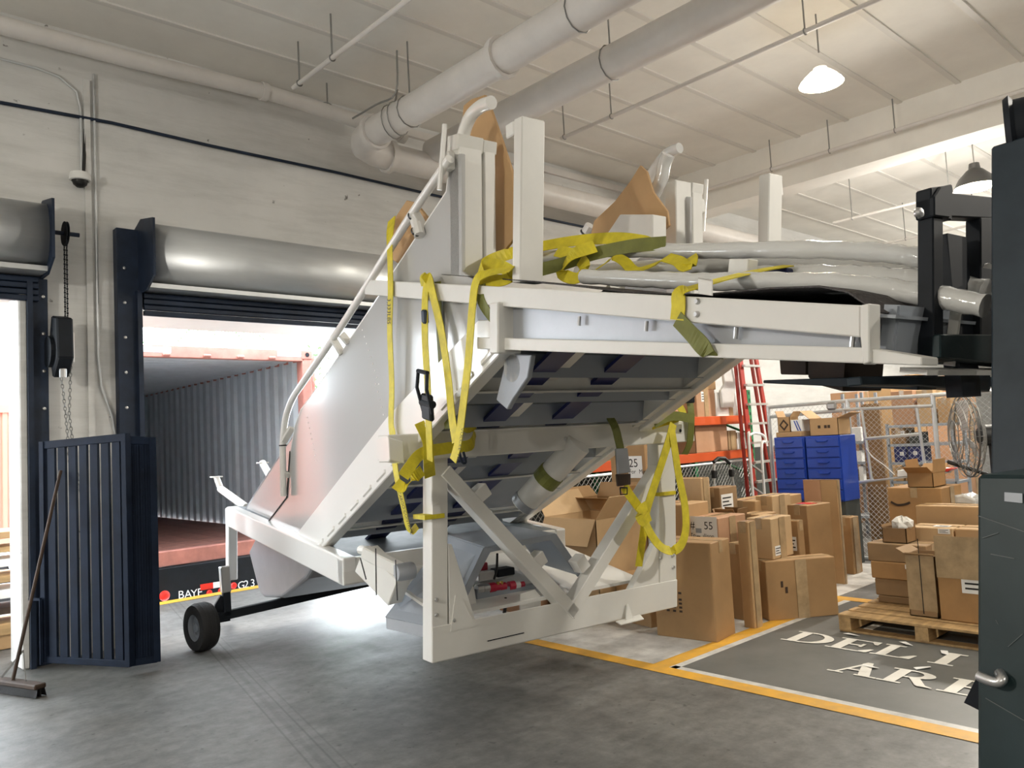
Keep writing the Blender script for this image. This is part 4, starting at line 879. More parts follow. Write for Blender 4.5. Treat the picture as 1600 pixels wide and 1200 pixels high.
# ================================================================== CARTONS, RACK, CAGE
def rbox(c, a, b, z0, z1): # base corner c, edge vectors a, b
    c = np.array([c[0], c[1], 0.]); a = np.array([a[0], a[1], 0.]); b = np.array([b[0], b[1], 0.])
    B = [c, c + a, c + a + b, c + b]; return [p + Z3 * z0 for p in B], [p + Z3 * z1 for p in B]
def carton(c, a, b, z0, z1, m, label, tape=True, flaps=None, sticker=None, seam=True, group=None, name='cardboard_box', lift=1.0):
    """c = corner nearest the camera, a = edge along the left (-x) face, b = edge along the right (-y) face"""
    a = np.array([a[0], a[1], 0.]); b = np.array([b[0], b[1], 0.]); c3 = V3(c[0], c[1], z0)
    e = empty(name, c3 + (a + b) / 2, label, 'box', group)
    lo, hi = rbox(c, a, b, z0, z1)
    m = random.choice({'card': ['card', 'card_b', 'card_c', 'card'], 'card2': ['card2', 'card2_b', 'card2_c', 'card2']}.get(m, [m]))
    if flaps is None:
        MB().hexa(lo, hi).build('body', m, e, bevel=.006)
        if tape:
            ln = a if np.linalg.norm(a) > np.linalg.norm(b) else b; sh = b if ln is a else a
            p = V3(c[0], c[1], z1 + .001) + sh / 2; w2 = nrm(sh) * .03
            MB().prism([p - w2, p + w2, p + w2 + ln, p - w2 + ln], Z3 * .0015).build('tape', 'tape', e)
            h1_ = random.random(); fo_ = V3(c[0], c[1], z0) + b / 2 - nrm(a) * .0045; wv_ = nrm(b) * min(.05, np.linalg.norm(b) * .3)
            if h1_ > .35 and z1 - z0 > .15: MB().prism([fo_ - wv_, fo_ + wv_, fo_ + wv_ + Z3 * (z1 - z0), fo_ - wv_ + Z3 * (z1 - z0)], -nrm(a) * .001).build('tape', 'tape', e)
            end = -nrm(ln); q = V3(c[0], c[1], z1) + sh / 2
            MB().prism([q - w2 + end * .001, q + w2 + end * .001, q + w2 + end * .001 - Z3 * .09, q - w2 + end * .001 - Z3 * .09], end * .0015).build('tape', 'tape', e)
    else:
        t = .006; A, B = nrm(a), nrm(b); h = z1 - z0; la_, lb_ = np.linalg.norm(a), np.linalg.norm(b)
        q = MB(); q.hexa(*rbox(c, a, b, z0, z0 + t)); q.hexa(*rbox(c, a, B * t, z0, z1)); q.hexa(*rbox(c3 + b - B * t, a, B * t, z0, z1)); q.hexa(*rbox(c, A * t, b, z0, z1)); q.hexa(*rbox(c3 + a - A * t, A * t, b, z0, z1))
        q.build('body', m, e)
        top = V3(c[0], c[1], z1); fl_ = min(la_, lb_) * .5 * lift
        sides = {'left': (top, b, -A), 'right': (top, a, -B), 'back': (top + b, a, B), 'far': (top + a, b, A)}
        # 'left' hinge lies on the face turned to -a ... names only pick the edge
        for k, ang in flaps.items():
            o_, ed, out = sides[k]; v = out * math.cos(ang) + Z3 * math.sin(ang)
            MB().prism([o_, o_ + ed, o_ + ed * .98 + v * fl_, o_ + ed * .02 + v * fl_], np.cross(nrm(ed), v) * .005).build('flap', m, e)
    for si_, s in enumerate(sticker or []):
        face, u, v, su, sv, mm = s[:6]
        if face == 'L': o_, ed, out = V3(c[0], c[1], z0) + a, -a, -nrm(b)      # left (-x) face, u from its left edge
        elif face == 'R': o_, ed, out = V3(c[0], c[1], z0), b, -nrm(a)
        else: o_, ed, out = V3(c[0], c[1], z1), a, Z3
        E = nrm(ed); up = Z3 if face != 'T' else nrm(b); ll = np.linalg.norm(ed); hh = (z1 - z0) if face != 'T' else np.linalg.norm(b)
        p = o_ + E * ll * u + up * hh * v + out * (.002 + .002 * si_)
        pa = MB().prism([p, p + E * su, p + E * su + up * sv, p + up * sv], out * .001).build('shipping_label' if mm == 'label' else 'print_mark', mm, e)
        if len(s) > 6 and s[6]:
            for tx, fr, th_ in s[6]:
                pos = 0
                for wd_ in tx.split(' '):
                    if wd_: text('label_text', wd_, p + up * sv * fr + E * (su * .06 + pos * th_ * .52) + out * .001, E, up, th_, 'ink', pa)
                    pos += len(wd_) + 1
        elif mm == 'label':
            for i in range(3):
                w_ = su * (.75 - .2 * (i % 2)); pp = p + E * su * .1 + up * sv * (.2 + .25 * i) + out * .0012
                MB().prism([pp, pp + E * w_, pp + E * w_ + up * sv * .09, pp + up * sv * .09], out * .0005).build('print_line', 'ink', pa)
    return e
def cpx(C, L, R, ytop, m, label, z0=0., depth=None, keepR=None, **k):
    """carton standing at height z0 from three pixels of its base and the row of its top front corner"""
    c, l, r = onz(*C, z0), onz(*L, z0), onz(*R, z0); a = (l - c)[:2]; b0 = (r - c)[:2]
    per = nrm(np.array([-a[1], a[0], 0]))[:2]
    if per @ b0 < 0: per = -per
    b = per * (depth if depth else max(.08, per @ b0))
    if keepR:
        b = b0; pa_ = nrm(np.array([-b[1], b[0], 0]))[:2]; a = pa_ * keepR if pa_[1] > 0 else -pa_ * keepR
    z1 = zpix(c, ytop) if z0 == 0 else zpix(V3(c[0], c[1], z0), ytop)
    return carton(c[:2], a, b, z0, z1, m, label, **k), z1, c, a, b
def cface(X, x0, x1, ytop, dx, m, label, ybot=None, **k):
    """carton with its -x face on the plane x=X between pixel columns x0..x1"""
    p, q = onx(x0, ytop, X), onx(x1, ytop, X); z0 = onx((x0 + x1) / 2, ybot, X)[2] if ybot else 0.
    return carton((X, q[1]), (0, p[1] - q[1]), (dx, 0), max(z0, 0), p[2], m, label, **k)

# --- nearest cluster left of the grey zone
_, zB1, *_r = cpx((1121, 1005), (1027, 993), (1147, 998), 849, 'card', 'tall brown carton with vertical black print at the line junction', depth=.33,
      sticker=[])
tb = [o for o in COL.objects if o.get('label', '').startswith('tall brown carton with vertical')][0]
c_, a_, b_ = _r
q = MB(); A = nrm(np.array([a_[0], a_[1], 0.])); Bn = nrm(np.array([b_[0], b_[1], 0])); random.seed(3)
for row, n in ((.10, 8), (.155, 13), (.21, 6)):
    z = .20
    for i in range(n):
        if random.random() < .85:
            o_ = V3(c_[0], c_[1], z) + A * (np.linalg.norm(a_) - row - .0) - Bn * .0015; q.prism([o_, o_ - A * .026, o_ - A * .026 + Z3 * .016, o_ + Z3 * .016], -Bn * .001)
        z += .03 if i % 4 != 3 else .05
q.build('print_mark', 'dwood', tb)['kind'] = 'stuff'
cpx((1018, 982), (965, 968), (1040, 975), 905, 'card2', 'low tan carton under the right foot of the frame, behind the tall one', depth=.5)
cpx((1163, 970), (1143, 966), (1172, 965), 850, 'card', 'narrow carton squeezed right behind the tall brown carton', depth=.14)
cpx((1186, 963), (1166, 965), (1196, 957), 874, 'card', 'slim upright carton between narrow carton and wide floor carton', depth=.10)
_, z5, c5, a5, b5 = cpx((1202, 971), (1185, 963), (1244, 946), 878, 'card', 'wide low carton resting beside the yellow line with scribbles', depth=.62, sticker=[('R', .2, .55, .02, .05, 'dwood'), ('R', .26, .45, .02, .05, 'dwood')])
_t = onz(1207, 874, z5)
_yr, _yl = onx(1206, 840, 6.10)[1], onx(1168, 840, 6.10)[1]
carton((6.10, _yr), (0, _yl - _yr), (.34, 0), z5 + .002, onx(1206, 811, 6.10)[2], 'card2', 'square carton stacked on the wide low carton', sticker=[('R', .1, .08, .10, .08, 'label')])
cface(6.52, 1224, 1246, 813, .10, 'card', 'flat-topped carton right behind the square stacked one', sticker=[('L', .3, .66, .07, .12, 'label')])
_, z7, *_ = cpx((1272, 939), (1245, 937), (1309, 930), 790, 'card', 'tallest carton right of the pile with red mark on top', keepR=.22, sticker=[('T', .2, .3, .16, .12, 'reflred')])
cpx((1254, 945), (1241, 941), (1263, 940), 889, 'card3', 'small upright box on the floor before the tallest carton', keepR=.12, sticker=[('R', .15, .1, .09, .22, 'label')])
cface(7.75, 1254, 1281, 750, .06, 'card2', 'left one of two flat upright cartons behind the tallest carton'); cface(7.75, 1281, 1307, 750, .06, 'card2', 'right one of two flat upright cartons behind the tallest carton')
cface(8.3, 1304, 1328, 808, .2, 'card', 'upright carton right of the tallest one, with yellow stripe', sticker=[('R', .5, .2, .03, .3, 'yellow')])
cface(8.45, 1329, 1337, 822, .07, 'card2', 'thin stick carton beside the cage post')
cpx((1312, 897), (1306, 893), (1322, 891), 882, 'card2', 'tiny carton on the floor at the foot of the tallest one', depth=.16)
# --- back of the cluster
cface(7.0, 1180, 1206, 775, .35, 'card2', 'upright tan carton in front of the blue drawers')
cface(5.95, 1073, 1121, 808, .44, 'card2', 'tan carton whose white sheet reads 55', sticker=[('L', .03, .70, .30, .26, 'label', [('#  55', .58, .095), ('To Dollison', .30, .05), ('       y', .08, .04)]), ('L', .27, .705, .075, .16, 'label'), ('L', .285, .84, .06, .04, 'greypaint')])
cface(6.42, 1119, 1150, 808, .17, 'card3', 'taped open carton with raised flaps right of the 55 sheet', flaps={'right': 1.2, 'left': 1.35, 'far': 1.0, 'back': 1.9})
cface(6.43, 1058, 1095, 747, .14, 'card2', 'pale square carton high behind the right support post')
cface(6.6, 1098, 1124, 762, .3, 'card', 'carton with white side label before the folding trolley', sticker=[('R', .05, .80, .2, .14, 'label')])
cface(6.9, 1133, 1180, 782, .9, 'card2', 'long flat-topped carton before the hand truck')
cface(6.62, 1152, 1186, 803, .3, 'card2', 'carton with pale lid between flaps and upright tan carton')
cface(5.70, 1151, 1168, 815, .12, 'card2', 'narrow tan carton left of the square stacked one')
# --- behind the frame
carton((5.15, 4.65), (0, .62), (.62, 0), .0, zpix(V3(5.15, 4.65, 0), 812), 'card2', 'big open tan carton seen through the support frame', flaps={'left': .9, 'back': .35, 'right': -1.1, 'far': 1.0}, lift=.8)
carton((5.84, 4.24), (0, .40), (.4, 0), .0, .95, 'card2', 'tan carton right of the big open one, behind the diagonal')
carton((5.80, 4.95), (0, .62), (.42, 0), .0, zpix(V3(5.80, 4.95, 0), 782), 'card', 'open brown carton on the heap below the orange beam', flaps={'left': 1.1, 'far': .8, 'back': 1.2, 'right': .2}, lift=.7)
cface(6.34, 952, 1006, 692, .4, 'card', 'brown carton with white number sheet behind the hanging strap', sticker=[('L', .52, .76, .18, .22, 'label', [('25', .5, .12), ('For Mgr', .2, .06)])])
cface(6.25, 948, 985, 770, .07, 'label', 'white labelled carton below the numbered one')
carton((5.0, 5.3), (0, .5), (.6, 0), .0, .55, 'card2', 'low carton deep in the heap behind the left diagonal')

# --- pallet rack along the wall
RY = 6.3
rack = empty('pallet_rack', (8.2, 6.85, 0), 'pallet rack with orange beams and green posts along the wall', 'pallet rack')
def upright(x):
    for y in (RY, 7.3):
        u = MB().bx(x - .04, x + .04, y - .035, y + .035, 0, 2.15).build('upright', 'green', rack, bevel=.004)
        if y == RY:
            for i in range(20): MB().box((x - .0, y - .036, .2 + i * .1), (.022, .002, .045)).build('slot_hole', 'black', u)
    for z in (.3, .9, 1.5): MB().beam((x, RY, z), (x, 7.3, z + .4), .03, .03).build('frame_brace', 'green', rack)
for x in (5.75, 8.15, 10.45): upright(x)
for x0, x1 in ((5.79, 8.11), (8.19, 10.41)):
    for z in (1.72, 1.23):
        for y in (RY - .02, 7.28): 
            b = MB().bx(x0, x1, y - .025, y + .025, z - .06, z + .06).build('beam', 'orange', rack, bevel=.006)
        for k in range(9):
            wdt = (7.26 - RY) / 9; MB().bx(x0, x1, RY + .02 + k * wdt, RY + .02 + k * wdt + wdt * .7, z + .04, z + .055).build('shelf_board', 'wood', rack)
def lattice(q, p0, du, dv, lu, lv, s, r, n=4):
    """diamond wire mesh on the parallelogram p0 + [0,lu]du + [0,lv]dv"""
    k = -lv
    while k < lu:
        for sg in (0, 1):
            a0, a1 = max(0, -k), min(lv, lu - k)
            if a1 <= a0: continue
            f = (lambda t: (k + t)) if sg == 0 else (lambda t: lu - (k + t))
            pa = p0 + du * f(a0) + dv * a0; pb = p0 + du * f(a1) + dv * a1; q.tube([pa, pb], r, n, caps=False)
        k += s
# expanded metal guards under the lower beam
for i, (x0, x1) in enumerate(((5.4, 7.45), (7.5, 10.3))):
    e = empty('mesh_panel', ((x0 + x1) / 2, RY - .12, 0), ['diamond mesh guard panel under the orange beam, half hidden by the frame', 'diamond mesh guard panel behind the folding trolley'][i], 'mesh panel', 'diamond mesh guards')
    q = MB(); lattice(q, V3(x0, RY - .12, .02), X3, Z3, x1 - x0, 1.12, .075, .005); q.build('wire_mesh', 'mesh', e)['kind'] = 'stuff'
    for p, r_ in (((x0, RY - .12, .02), (x1, RY - .12, .02)), ((x0, RY - .12, 1.14), (x1, RY - .12, 1.14)), ((x0, RY - .12, .02), (x0, RY - .12, 1.14)), ((x1, RY - .12, .02), (x1, RY - .12, 1.14))): MB().tube([p, r_], .018, 6).build('frame_tube', 'galv', e)
tag(MB().bx(5.3, 14.5, 7.40, 7.44, .01, 1.25).build('rack_shade_sheet', 'darkback'), 'dark sheet standing in for the shade under the rack, behind the mesh guards', 'board')  # dark sheet imitates the darkness beneath the rack
# goods on the rack
def rk(x0, x1, ytop, ybot_z, m, label, dy=.5, Y=RY + .05, **k):
    p, q = ony(x0, ytop, Y), ony(x1, ytop, Y); return carton((p[0], Y), (0, dy), (q[0] - p[0], 0), ybot_z, p[2], m, label, **k)
SZ, SL = 1.776, 1.286
rk(1087, 1116, 608, SZ, 'card2', 'tan carton with white sheet on the upper rack shelf', sticker=[('R', .25, .55, .12, .14, 'label')])
pz = ony(1100, 608, RY)[2]; rk(1082, 1099, 568, pz, 'card2', 'left of two tan cartons topping the rack', dy=.4); rk(1099.5, 1116, 569, pz, 'card2', 'right of two tan cartons topping the rack', dy=.4)
rk(1117, 1162, 613, SZ, 'label', 'white carton under the draped plastic on the rack')
rk(1024, 1041, 618, SZ, 'label', 'narrow white printed carton right of the green post', dy=.3); rk(1042, 1066, 606, SZ, 'card2', 'tan carton behind the knotted strap on the rack')
rk(973, 1008, 636, SZ, 'card3', 'dark low open carton on the upper shelf left of the green post', dy=.4, flaps={'left': -.2, 'back': 1.2})
rk(1085, 1135, 661, SL, 'card2', 'carton with open flap on the lower rack shelf', flaps={'right': -.5, 'left': 2.0}); rk(1137, 1150, 673, SL, 'card', 'brown carton deep on the lower rack shelf beside the ladder'); rk(1151, 1165, 676, SL, 'label', 'grey framed carton on the lower shelf touching the ladder', dy=.05)
rk(895, 950, 702, SL, 'wood', 'stack of pale boards on the lower rack shelf', dy=.6, tape=False, name='board_stack')
# draped plastic
pp = [(1128, 560), (1143, 560), (1150, 600), (1147, 637), (1130, 637), (1127, 610), (1133, 600)]
tag(MB().prism([ony(x, y, RY - .02) for x, y in pp], Y3 * .05).build('plastic_sheet', 'wrap', bevel=.02, seg=2), 'grey crumpled plastic sheet hanging beside the red ladder', 'plastic sheet')

# --- red ladder leaning on the rack
LY = 5.98
lad = empty('step_ladder', (10.1, LY, 0), 'red fibreglass ladder with silver rungs leaning by the rack', 'ladder')
def lrail(xt, yt, xb, yb, w_, name='rail'):
    a = ony(xt, yt, LY); b = ony(xb, yb, LY); d_ = (b - a) / (a[2] - b[2]); foot = b + d_ * b[2]; top = a - d_ * .6
    return MB().beam(top, foot + Z3 * .01, .035, w_, up=nrm(np.cross(Y3, foot - top))).build(name, 'ladder', lad), top, foot
r1, t1_, f1_ = lrail(1156, 560, 1178, 760, .09); r3, t3_, f3_ = lrail(1181, 560, 1205, 700, .07)
for k in range(9):
    z = .3 + k * .27; p = f1_ + (t1_ - f1_) * (z / t1_[2]); q = f3_ + (t3_ - f3_) * (z / t3_[2]); MB().beam(p - Y3 * .03, q - Y3 * .03, .08, .03).build('rung', 'alu', lad)
for r_, a, b in (('back_rail', t1_, f1_), ('back_rail', t3_, f3_)): MB().beam(a + Y3 * .07, b + Y3 * .12 + Z3 * .01, .03, .05, up=X3).build(r_, 'ladder', lad)
# --- hand trucks
HX = 5.75
ht = empty('hand_truck', (9.6, HX, 0), 'white tubular hand truck standing before the ladder', 'hand truck')
hp = [ony(x, y, HX) for x, y in [(1176, 760), (1170, 690), (1172, 680), (1180, 677), (1192, 680), (1196, 690), (1190, 705), (1194, 760)]]
hp = [V3(hp[0][0], HX, .05)] + hp[1:-1] + [V3(hp[-1][0], HX, .05)]
MB().tube(bez(hp, 4), .018, 8).build('loop_frame', 'label', ht, smooth=True); MB().beam(hp[1] - Z3 * .3, hp[-2] - Z3 * .3, .03, .02).build('crossbar', 'alu', ht); MB().beam(hp[1] - Z3 * .6, hp[-2] - Z3 * .6, .03, .02).build('crossbar', 'alu', ht)
MB().bx(hp[0][0] - .05, hp[-1][0] + .05, HX - .25, HX, 0.01, .03).build('toe_plate', 'alu', ht)
for x in (hp[0][0] - .02, hp[-1][0] + .02): MB().lathe([(0, -.02), (.1, -.02), (.12, 0), (.1, .02), (0, .02)], (x, HX + .08, .12), X3, 16).build('wheel', 'rubber', ht, smooth=True)
FY = 6.02
ft = empty('folding_trolley', (9.0, FY, 0), 'silver folding trolley with black plastic joints before the mesh', 'trolley')
for px in ([(1113, 800), (1116, 722), (1122, 716), (1132, 716), (1140, 724), (1152, 770)],):
    P = [ony(x, y, FY) for x, y in px]; P[0][2] = .05; P[-1] = V3(P[-1][0] + .1, FY, .05); MB().tube(P, .014, 8).build('handle_frame', 'alu', ft, smooth=True)
P = [ony(x, y, FY - .02) for x, y in ((1115, 722), (1122, 716), (1132, 716), (1140, 724))]; MB().tube(P, .024, 8).build('grip', 'zip', ft, smooth=True)
for x, y in ((1116, 741), (1143, 739)): MB().box(ony(x, y, FY), (.06, .06, .1)).build('joint', 'zip', ft, bevel=.008)
MB().bx(P[0][0], P[-1][0] + .1, FY - .2, FY, .02, .05).build('toe_plate', 'alu', ft)

# --- blue drawer cabinets
def cabinet(y0, y1, label):
    e = empty('drawer_cabinet', (8.95, (y0 + y1) / 2, 0), label, 'drawer cabinet', 'blue drawer cabinets')
    MB().bx(8.72, 9.10, y0, y1, .72, 1.46).build('body', 'bluep', e, bevel=.006)
    MB().bx(8.74, 9.10, y0 + .01, y1 - .01, 0, .72).build('base', 'darkback', e)
    for k in range(6):
        z = .735 + k * .12; d_ = MB().bx(8.70, 8.722, y0 + .012, y1 - .012, z, z + .108).build('drawer', 'bluep', e, bevel=.006)
        yc = (y0 + y1) / 2; MB().tube([(8.70, yc - .07, z + .075), (8.688, yc - .05, z + .06), (8.688, yc + .05, z + .06), (8.70, yc + .07, z + .075)], .008, 6).build('pull', 'bluep', d_)
cabinet(4.56, 4.94, 'blue plastic drawer cabinet nearest the red ladder'); cabinet(4.13, 4.545, 'blue plastic drawer cabinet next to the cage post')
carton((8.74, 4.60), (0, .32), (.3, 0), 1.461, 1.52, 'card2', 'shallow tray carton on the left blue cabinet', tape=False)
carton((8.80, 4.76), (0, .16), (.2, 0), 1.521, 1.70, 'card2', 'small carton with a printed diamond on the tray', sticker=[], flaps={'left': .9, 'far': 1.2}); 
dm = [o for o in COL.objects if o.get('label', '') == 'small carton with a printed diamond on the tray'][0]
MB().prism([(8.798, 4.84, 1.535), (8.798, 4.90, 1.605), (8.798, 4.84, 1.675), (8.798, 4.78, 1.605)], (-.001, 0, 0)).build('print_mark', 'dwood', dm)
MB().prism([(8.7965, 4.84, 1.565), (8.7965, 4.875, 1.605), (8.7965, 4.84, 1.645), (8.7965, 4.805, 1.605)], (-.001, 0, 0)).build('print_mark', 'card2', dm)
e = carton((8.78, 4.605), (0, .14), (.2, 0), 1.521, 1.66, 'label', 'small white box with blue stripes beside the diamond carton', tape=False)
for k in range(2): MB().prism([(8.779, 4.66 - .03 * k, 1.53), (8.779, 4.645 - .03 * k, 1.53), (8.779, 4.69 - .03 * k, 1.65), (8.779, 4.705 - .03 * k, 1.65)][::-1], (-.001, 0, 0)).build('print_mark', 'bluep', e)
e = carton((8.76, 4.16), (0, .34), (.3, 0), 1.461, 1.66, 'card2', 'brown carton with dark squares print on the right blue cabinet', flaps={'left': .35, 'far': .7})
for y in (4.40, 4.325, 4.285): MB().prism([(8.759, y, 1.545), (8.759, y - .032, 1.545), (8.759, y - .032, 1.58), (8.759, y, 1.58)], (-.001, 0, 0)).build('print_mark', 'dwood', e)

# --- chain link cage
GX = 9.22
cage = empty('chain_link_fence', (GX, 4.0, 0), 'galvanised chain link cage fence at the right', 'fence')
def gp(x, y, X=GX): return onx(x, y, X)
for y in (5.27, 4.245, 3.30, 2.7): MB().tube([(GX, y, 0), (GX, y, 1.86)], .026, 10).build('post', 'galv', cage, smooth=True)
MB().tube([(GX, 5.29, 1.84), (GX, 4.2, 1.85), (GX, 1.2, 1.83)], .022, 8).build('top_rail', 'galv', cage, smooth=True)
MB().tube([(GX, 5.24, 1.72), (GX, 4.25, 1.745)], .022, 8).build('mid_rail', 'galv', cage, smooth=True)
MB().box((GX - .02, 4.43, 1.80), (.05, .12, .09)).build('latch_plate', 'mesh', cage, bevel=.02)
MB().tube([(GX, 4.33, .01), (GX, 4.30, .95), (GX, 4.29, 1.77)], .024, 8).build('gate_post', 'galv', cage, smooth=True); MB().tube([(GX, 4.30, .02), (GX, 4.05, .03)], .022, 8).build('bottom_rail', 'galv', cage, smooth=True)
q = MB(); lattice(q, V3(GX, 4.28, 1.15), Y3, Z3, .97, .68, .06, .0015); q.build('wire_mesh', 'galv', cage)['kind'] = 'stuff'
q = MB(); lattice(q, V3(GX + .01, 3.70, .05), Y3, Z3, .52, .82, .06, .0018); q.build('wire_mesh', 'galv', cage)['kind'] = 'stuff'
q = MB(); lattice(q, V3(GX + .01, 1.6, .95), Y3, Z3, 2.62, .88, .06, .0012); q.build('wire_mesh', 'galv', cage)['kind'] = 'stuff'
gt_ = empty('cage_gate', (GX - .06, 3.8, .85), 'tubular cage gate frame hanging open before the shelves', 'gate')
for px in (((1318, 640), (1457, 634)), ((1350, 686), (1440, 678)), ((1346, 640), (1362, 752)), ((1432, 637), (1446, 735)), ((1332, 756), (1365, 750))):
    MB().tube([gp(*px[0], GX - .06), gp(*px[1], GX - .06)], .018, 8).build('frame_tube', 'galv', gt_, smooth=True)
tag(MB().tube(bez([gp(1353, 700, GX - .08), gp(1362, 712, GX - .08), gp(1372, 720, GX - .08), gp(1383, 728, GX - .08), gp(1398, 742, GX - .08)], 3), .007, 5).build('rope', 'label'), 'short pale rope tied to the cage gate', 'rope')
# --- inside the cage: cardboard panel, shelving, bins
_cp = [onx(x, y, 9.9) for x, y in ((1345, 632), (1373, 630), (1386, 768), (1356, 775))]; _cp[2][2] = _cp[3][2] = .003
tag(MB().prism(_cp, X3 * .06).build('flattened_carton', 'card3'), 'tall folded cardboard panel standing inside the cage', 'cardboard')
def shelf(y0, y1, X, zs, label, ztop):
    e = empty('shelving_unit', (X + .25, (y0 + y1) / 2, 0), label, 'shelving', 'grey steel shelving in the cage')
    for y in (y0, y1):
        for x in (X, X + .45): MB().bx(x, x + .035, y - .018, y + .018, 0, ztop).build('upright', 'greypaint', e)
    for z in zs: MB().bx(X, X + .48, y0, y1, z - .035, z).build('shelf', 'greypaint', e, bevel=.003)
    return e
yA, yB = onx(1388, 700, 11.2)[1], onx(1490, 700, 11.2)[1]
zs = [onx(1430, y, 11.2)[2] for y in (663, 693, 722, 752)]
shelf(yB, yA, 11.2, zs + [.3], 'grey shelving bay with blue bins behind the cage gate', zs[0] + .02)
yC, yD = onx(1322, 700, 11.0)[1], onx(1352, 700, 11.0)[1]; zs2 = [onx(1335, y, 11.0)[2] for y in (690, 722, 752)]
shelf(yD, yC, 11.0, zs2 + [.3], 'narrow grey shelving bay left of the cardboard panel', 2.0)
def onshelf(x0, x1, ytop, ybot, m, label, X=11.22, dx=.35, cat='box', name='cardboard_box', **k):
    p, q = onx(x0, ytop, X), onx(x1, ybot, X); zb = min(zs + zs2 + [.3], key=lambda z: abs(z - q[2]))
    return carton((X, q[1]), (0, p[1] - q[1]), (dx, 0), zb + .001, max(p[2], zb + .05), m, label, name=name, **k)
onshelf(1391, 1430, 612, 663, 'card2', 'large tan carton on top of the shelving behind the gate'); onshelf(1431, 1462, 610, 663, 'card2', 'second large tan carton topping the shelving'); onshelf(1463, 1489, 622, 663, 'card2', 'rightmost tan carton topping the shelving')
onshelf(1392, 1415, 670, 693, 'card3', 'reddish carton on the shelf below the large tan ones', sticker=[('L', .7, .55, .05, .06, 'label')]); onshelf(1420, 1436, 676, 693, 'darkback', 'dark bin right of the reddish carton', tape=False, name='storage_bin')
onshelf(1396, 1417, 697, 722, 'blue', 'left dark blue bin on the middle shelf', tape=False, name='storage_bin', sticker=[('L', .5, .4, .05, .05, 'label')]); onshelf(1418, 1441, 698, 722, 'blue', 'right dark blue bin on the middle shelf', tape=False, name='storage_bin', sticker=[('L', .4, .45, .05, .05, 'label')])
onshelf(1398, 1412, 730, 752, 'card2', 'small tan carton on the lowest visible shelf'); onshelf(1413, 1432, 728, 752, 'card', 'brown carton on the lowest visible shelf')
for i, (x0, x1, yt, yb, m, lab) in enumerate(((1329, 1346, 668, 690, 'label', 'white carton on the narrow shelving, top shelf'), (1333, 1347, 705, 722, 'label', 'white carton on the narrow shelving, middle shelf'), (1330, 1340, 733, 752, 'card', 'small brown carton on the narrow shelving'), (1341, 1350, 729, 752, 'label', 'small white carton on the narrow shelving, bottom'))): onshelf(x0, x1, yt, yb, m, lab, X=11.02, tape=False)
# boxes stacked high deep in the cage
for i, (x0, x1, yt, X, m, lab) in enumerate(((1297, 1340, 615, 12.6, 'card2', 'pale carton stack end glimpsed over the fence'), (1356, 1392, 605, 12.4, 'card2', 'tan carton tower left of the shelving tops'), (1395, 1440, 588, 12.9, 'card2', 'tan carton tower behind the shelving'), (1441, 1500, 590, 12.9, 'card2', 'wide tan carton tower at the back of the cage'))):
    cface(X, x0, x1, yt, .6, m, lab)
# --- pedestal fan
FX = 8.6; fc = onx(1500, 682, FX)
fan = empty('pedestal_fan', (FX, fc[1], 0), 'large black pedestal fan with wire guard beside the cage', 'fan')
fax = nrm(V3(-.25, -.97, 0) * -1 + V3(-.9, 0, 0) * 0)
fd = nrm(V3(-.55, .83, 0)); fo = fc + V3(0, -.06, 0)
for k, (r_, h_) in enumerate(((.40, .0), (.33, .07), (.25, .10), (.16, .115), (.40, .035))):
    for s in (1, -1):
        MB().tube([fo + fd * (h_ * s) + r_ * (Z3 * math.cos(t) + np.cross(fd, Z3) * math.sin(t)) for t in np.linspace(0, 2 * math.pi, 29)[:-1]], .005 if k else .009, 5, closed=True).build('guard_ring', 'mesh', fan)
sp0 = None
for s in (1, -1):
    q = MB()
    for i in range(40):
        t = 2 * math.pi * i / 40; e_ = Z3 * math.cos(t) + np.cross(fd, Z3) * math.sin(t); q.tube([fo + fd * s * .12 + e_ * .08, fo + fd * s * .10 + e_ * .25, fo + e_ * .40], .0022, 4)
    q.build('guard_wires', 'mesh', fan)
for i in range(3):
    t = 2.09 * i; e_ = Z3 * math.cos(t) + np.cross(fd, Z3) * math.sin(t); f_ = np.cross(fd, e_); q = MB()
    q.add([fo + e_ * .06 - f_ * .05, fo + e_ * .06 + f_ * .05 + fd * .03, fo + e_ * .35 + f_ * .13 + fd * .04, fo + e_ * .36 - f_ * .06 - fd * .03], [(0, 1, 2, 3)]); o = q.build('blade', 'galv', fan); so = o.modifiers.new('s', 'SOLIDIFY'); so.thickness = .004
mo = onx(1526, 678, FX - .15)
MB().lathe([(0, -.16), (.07, -.155), (.10, -.12), (.105, .06), (.07, .10), (0, .10)], fo - fd * .2 + V3(0, 0, 0), fd, 20).build('motor', 'zip', fan, smooth=True)
MB().tube([(fo - fd * .22)[:3] - Z3 * .08, V3((fo - fd * .22)[0], (fo - fd * .22)[1], .03)], .035, 10).build('pole', 'zip', fan, smooth=True); MB().lathe([(0, .05), (.1, .05), (.3, .015), (.3, .0), (0, .0)], V3((fo - fd * .22)[0], (fo - fd * .22)[1], 0), Z3, 24).build('base', 'zip', fan, smooth=True)
MB().tube([fo - fd * .1 - Z3 * .35 + V3(0, .3, .1), fo - fd * .2 - Z3 * .4], .02, 8).build('tilt_arm', 'zip', fan)

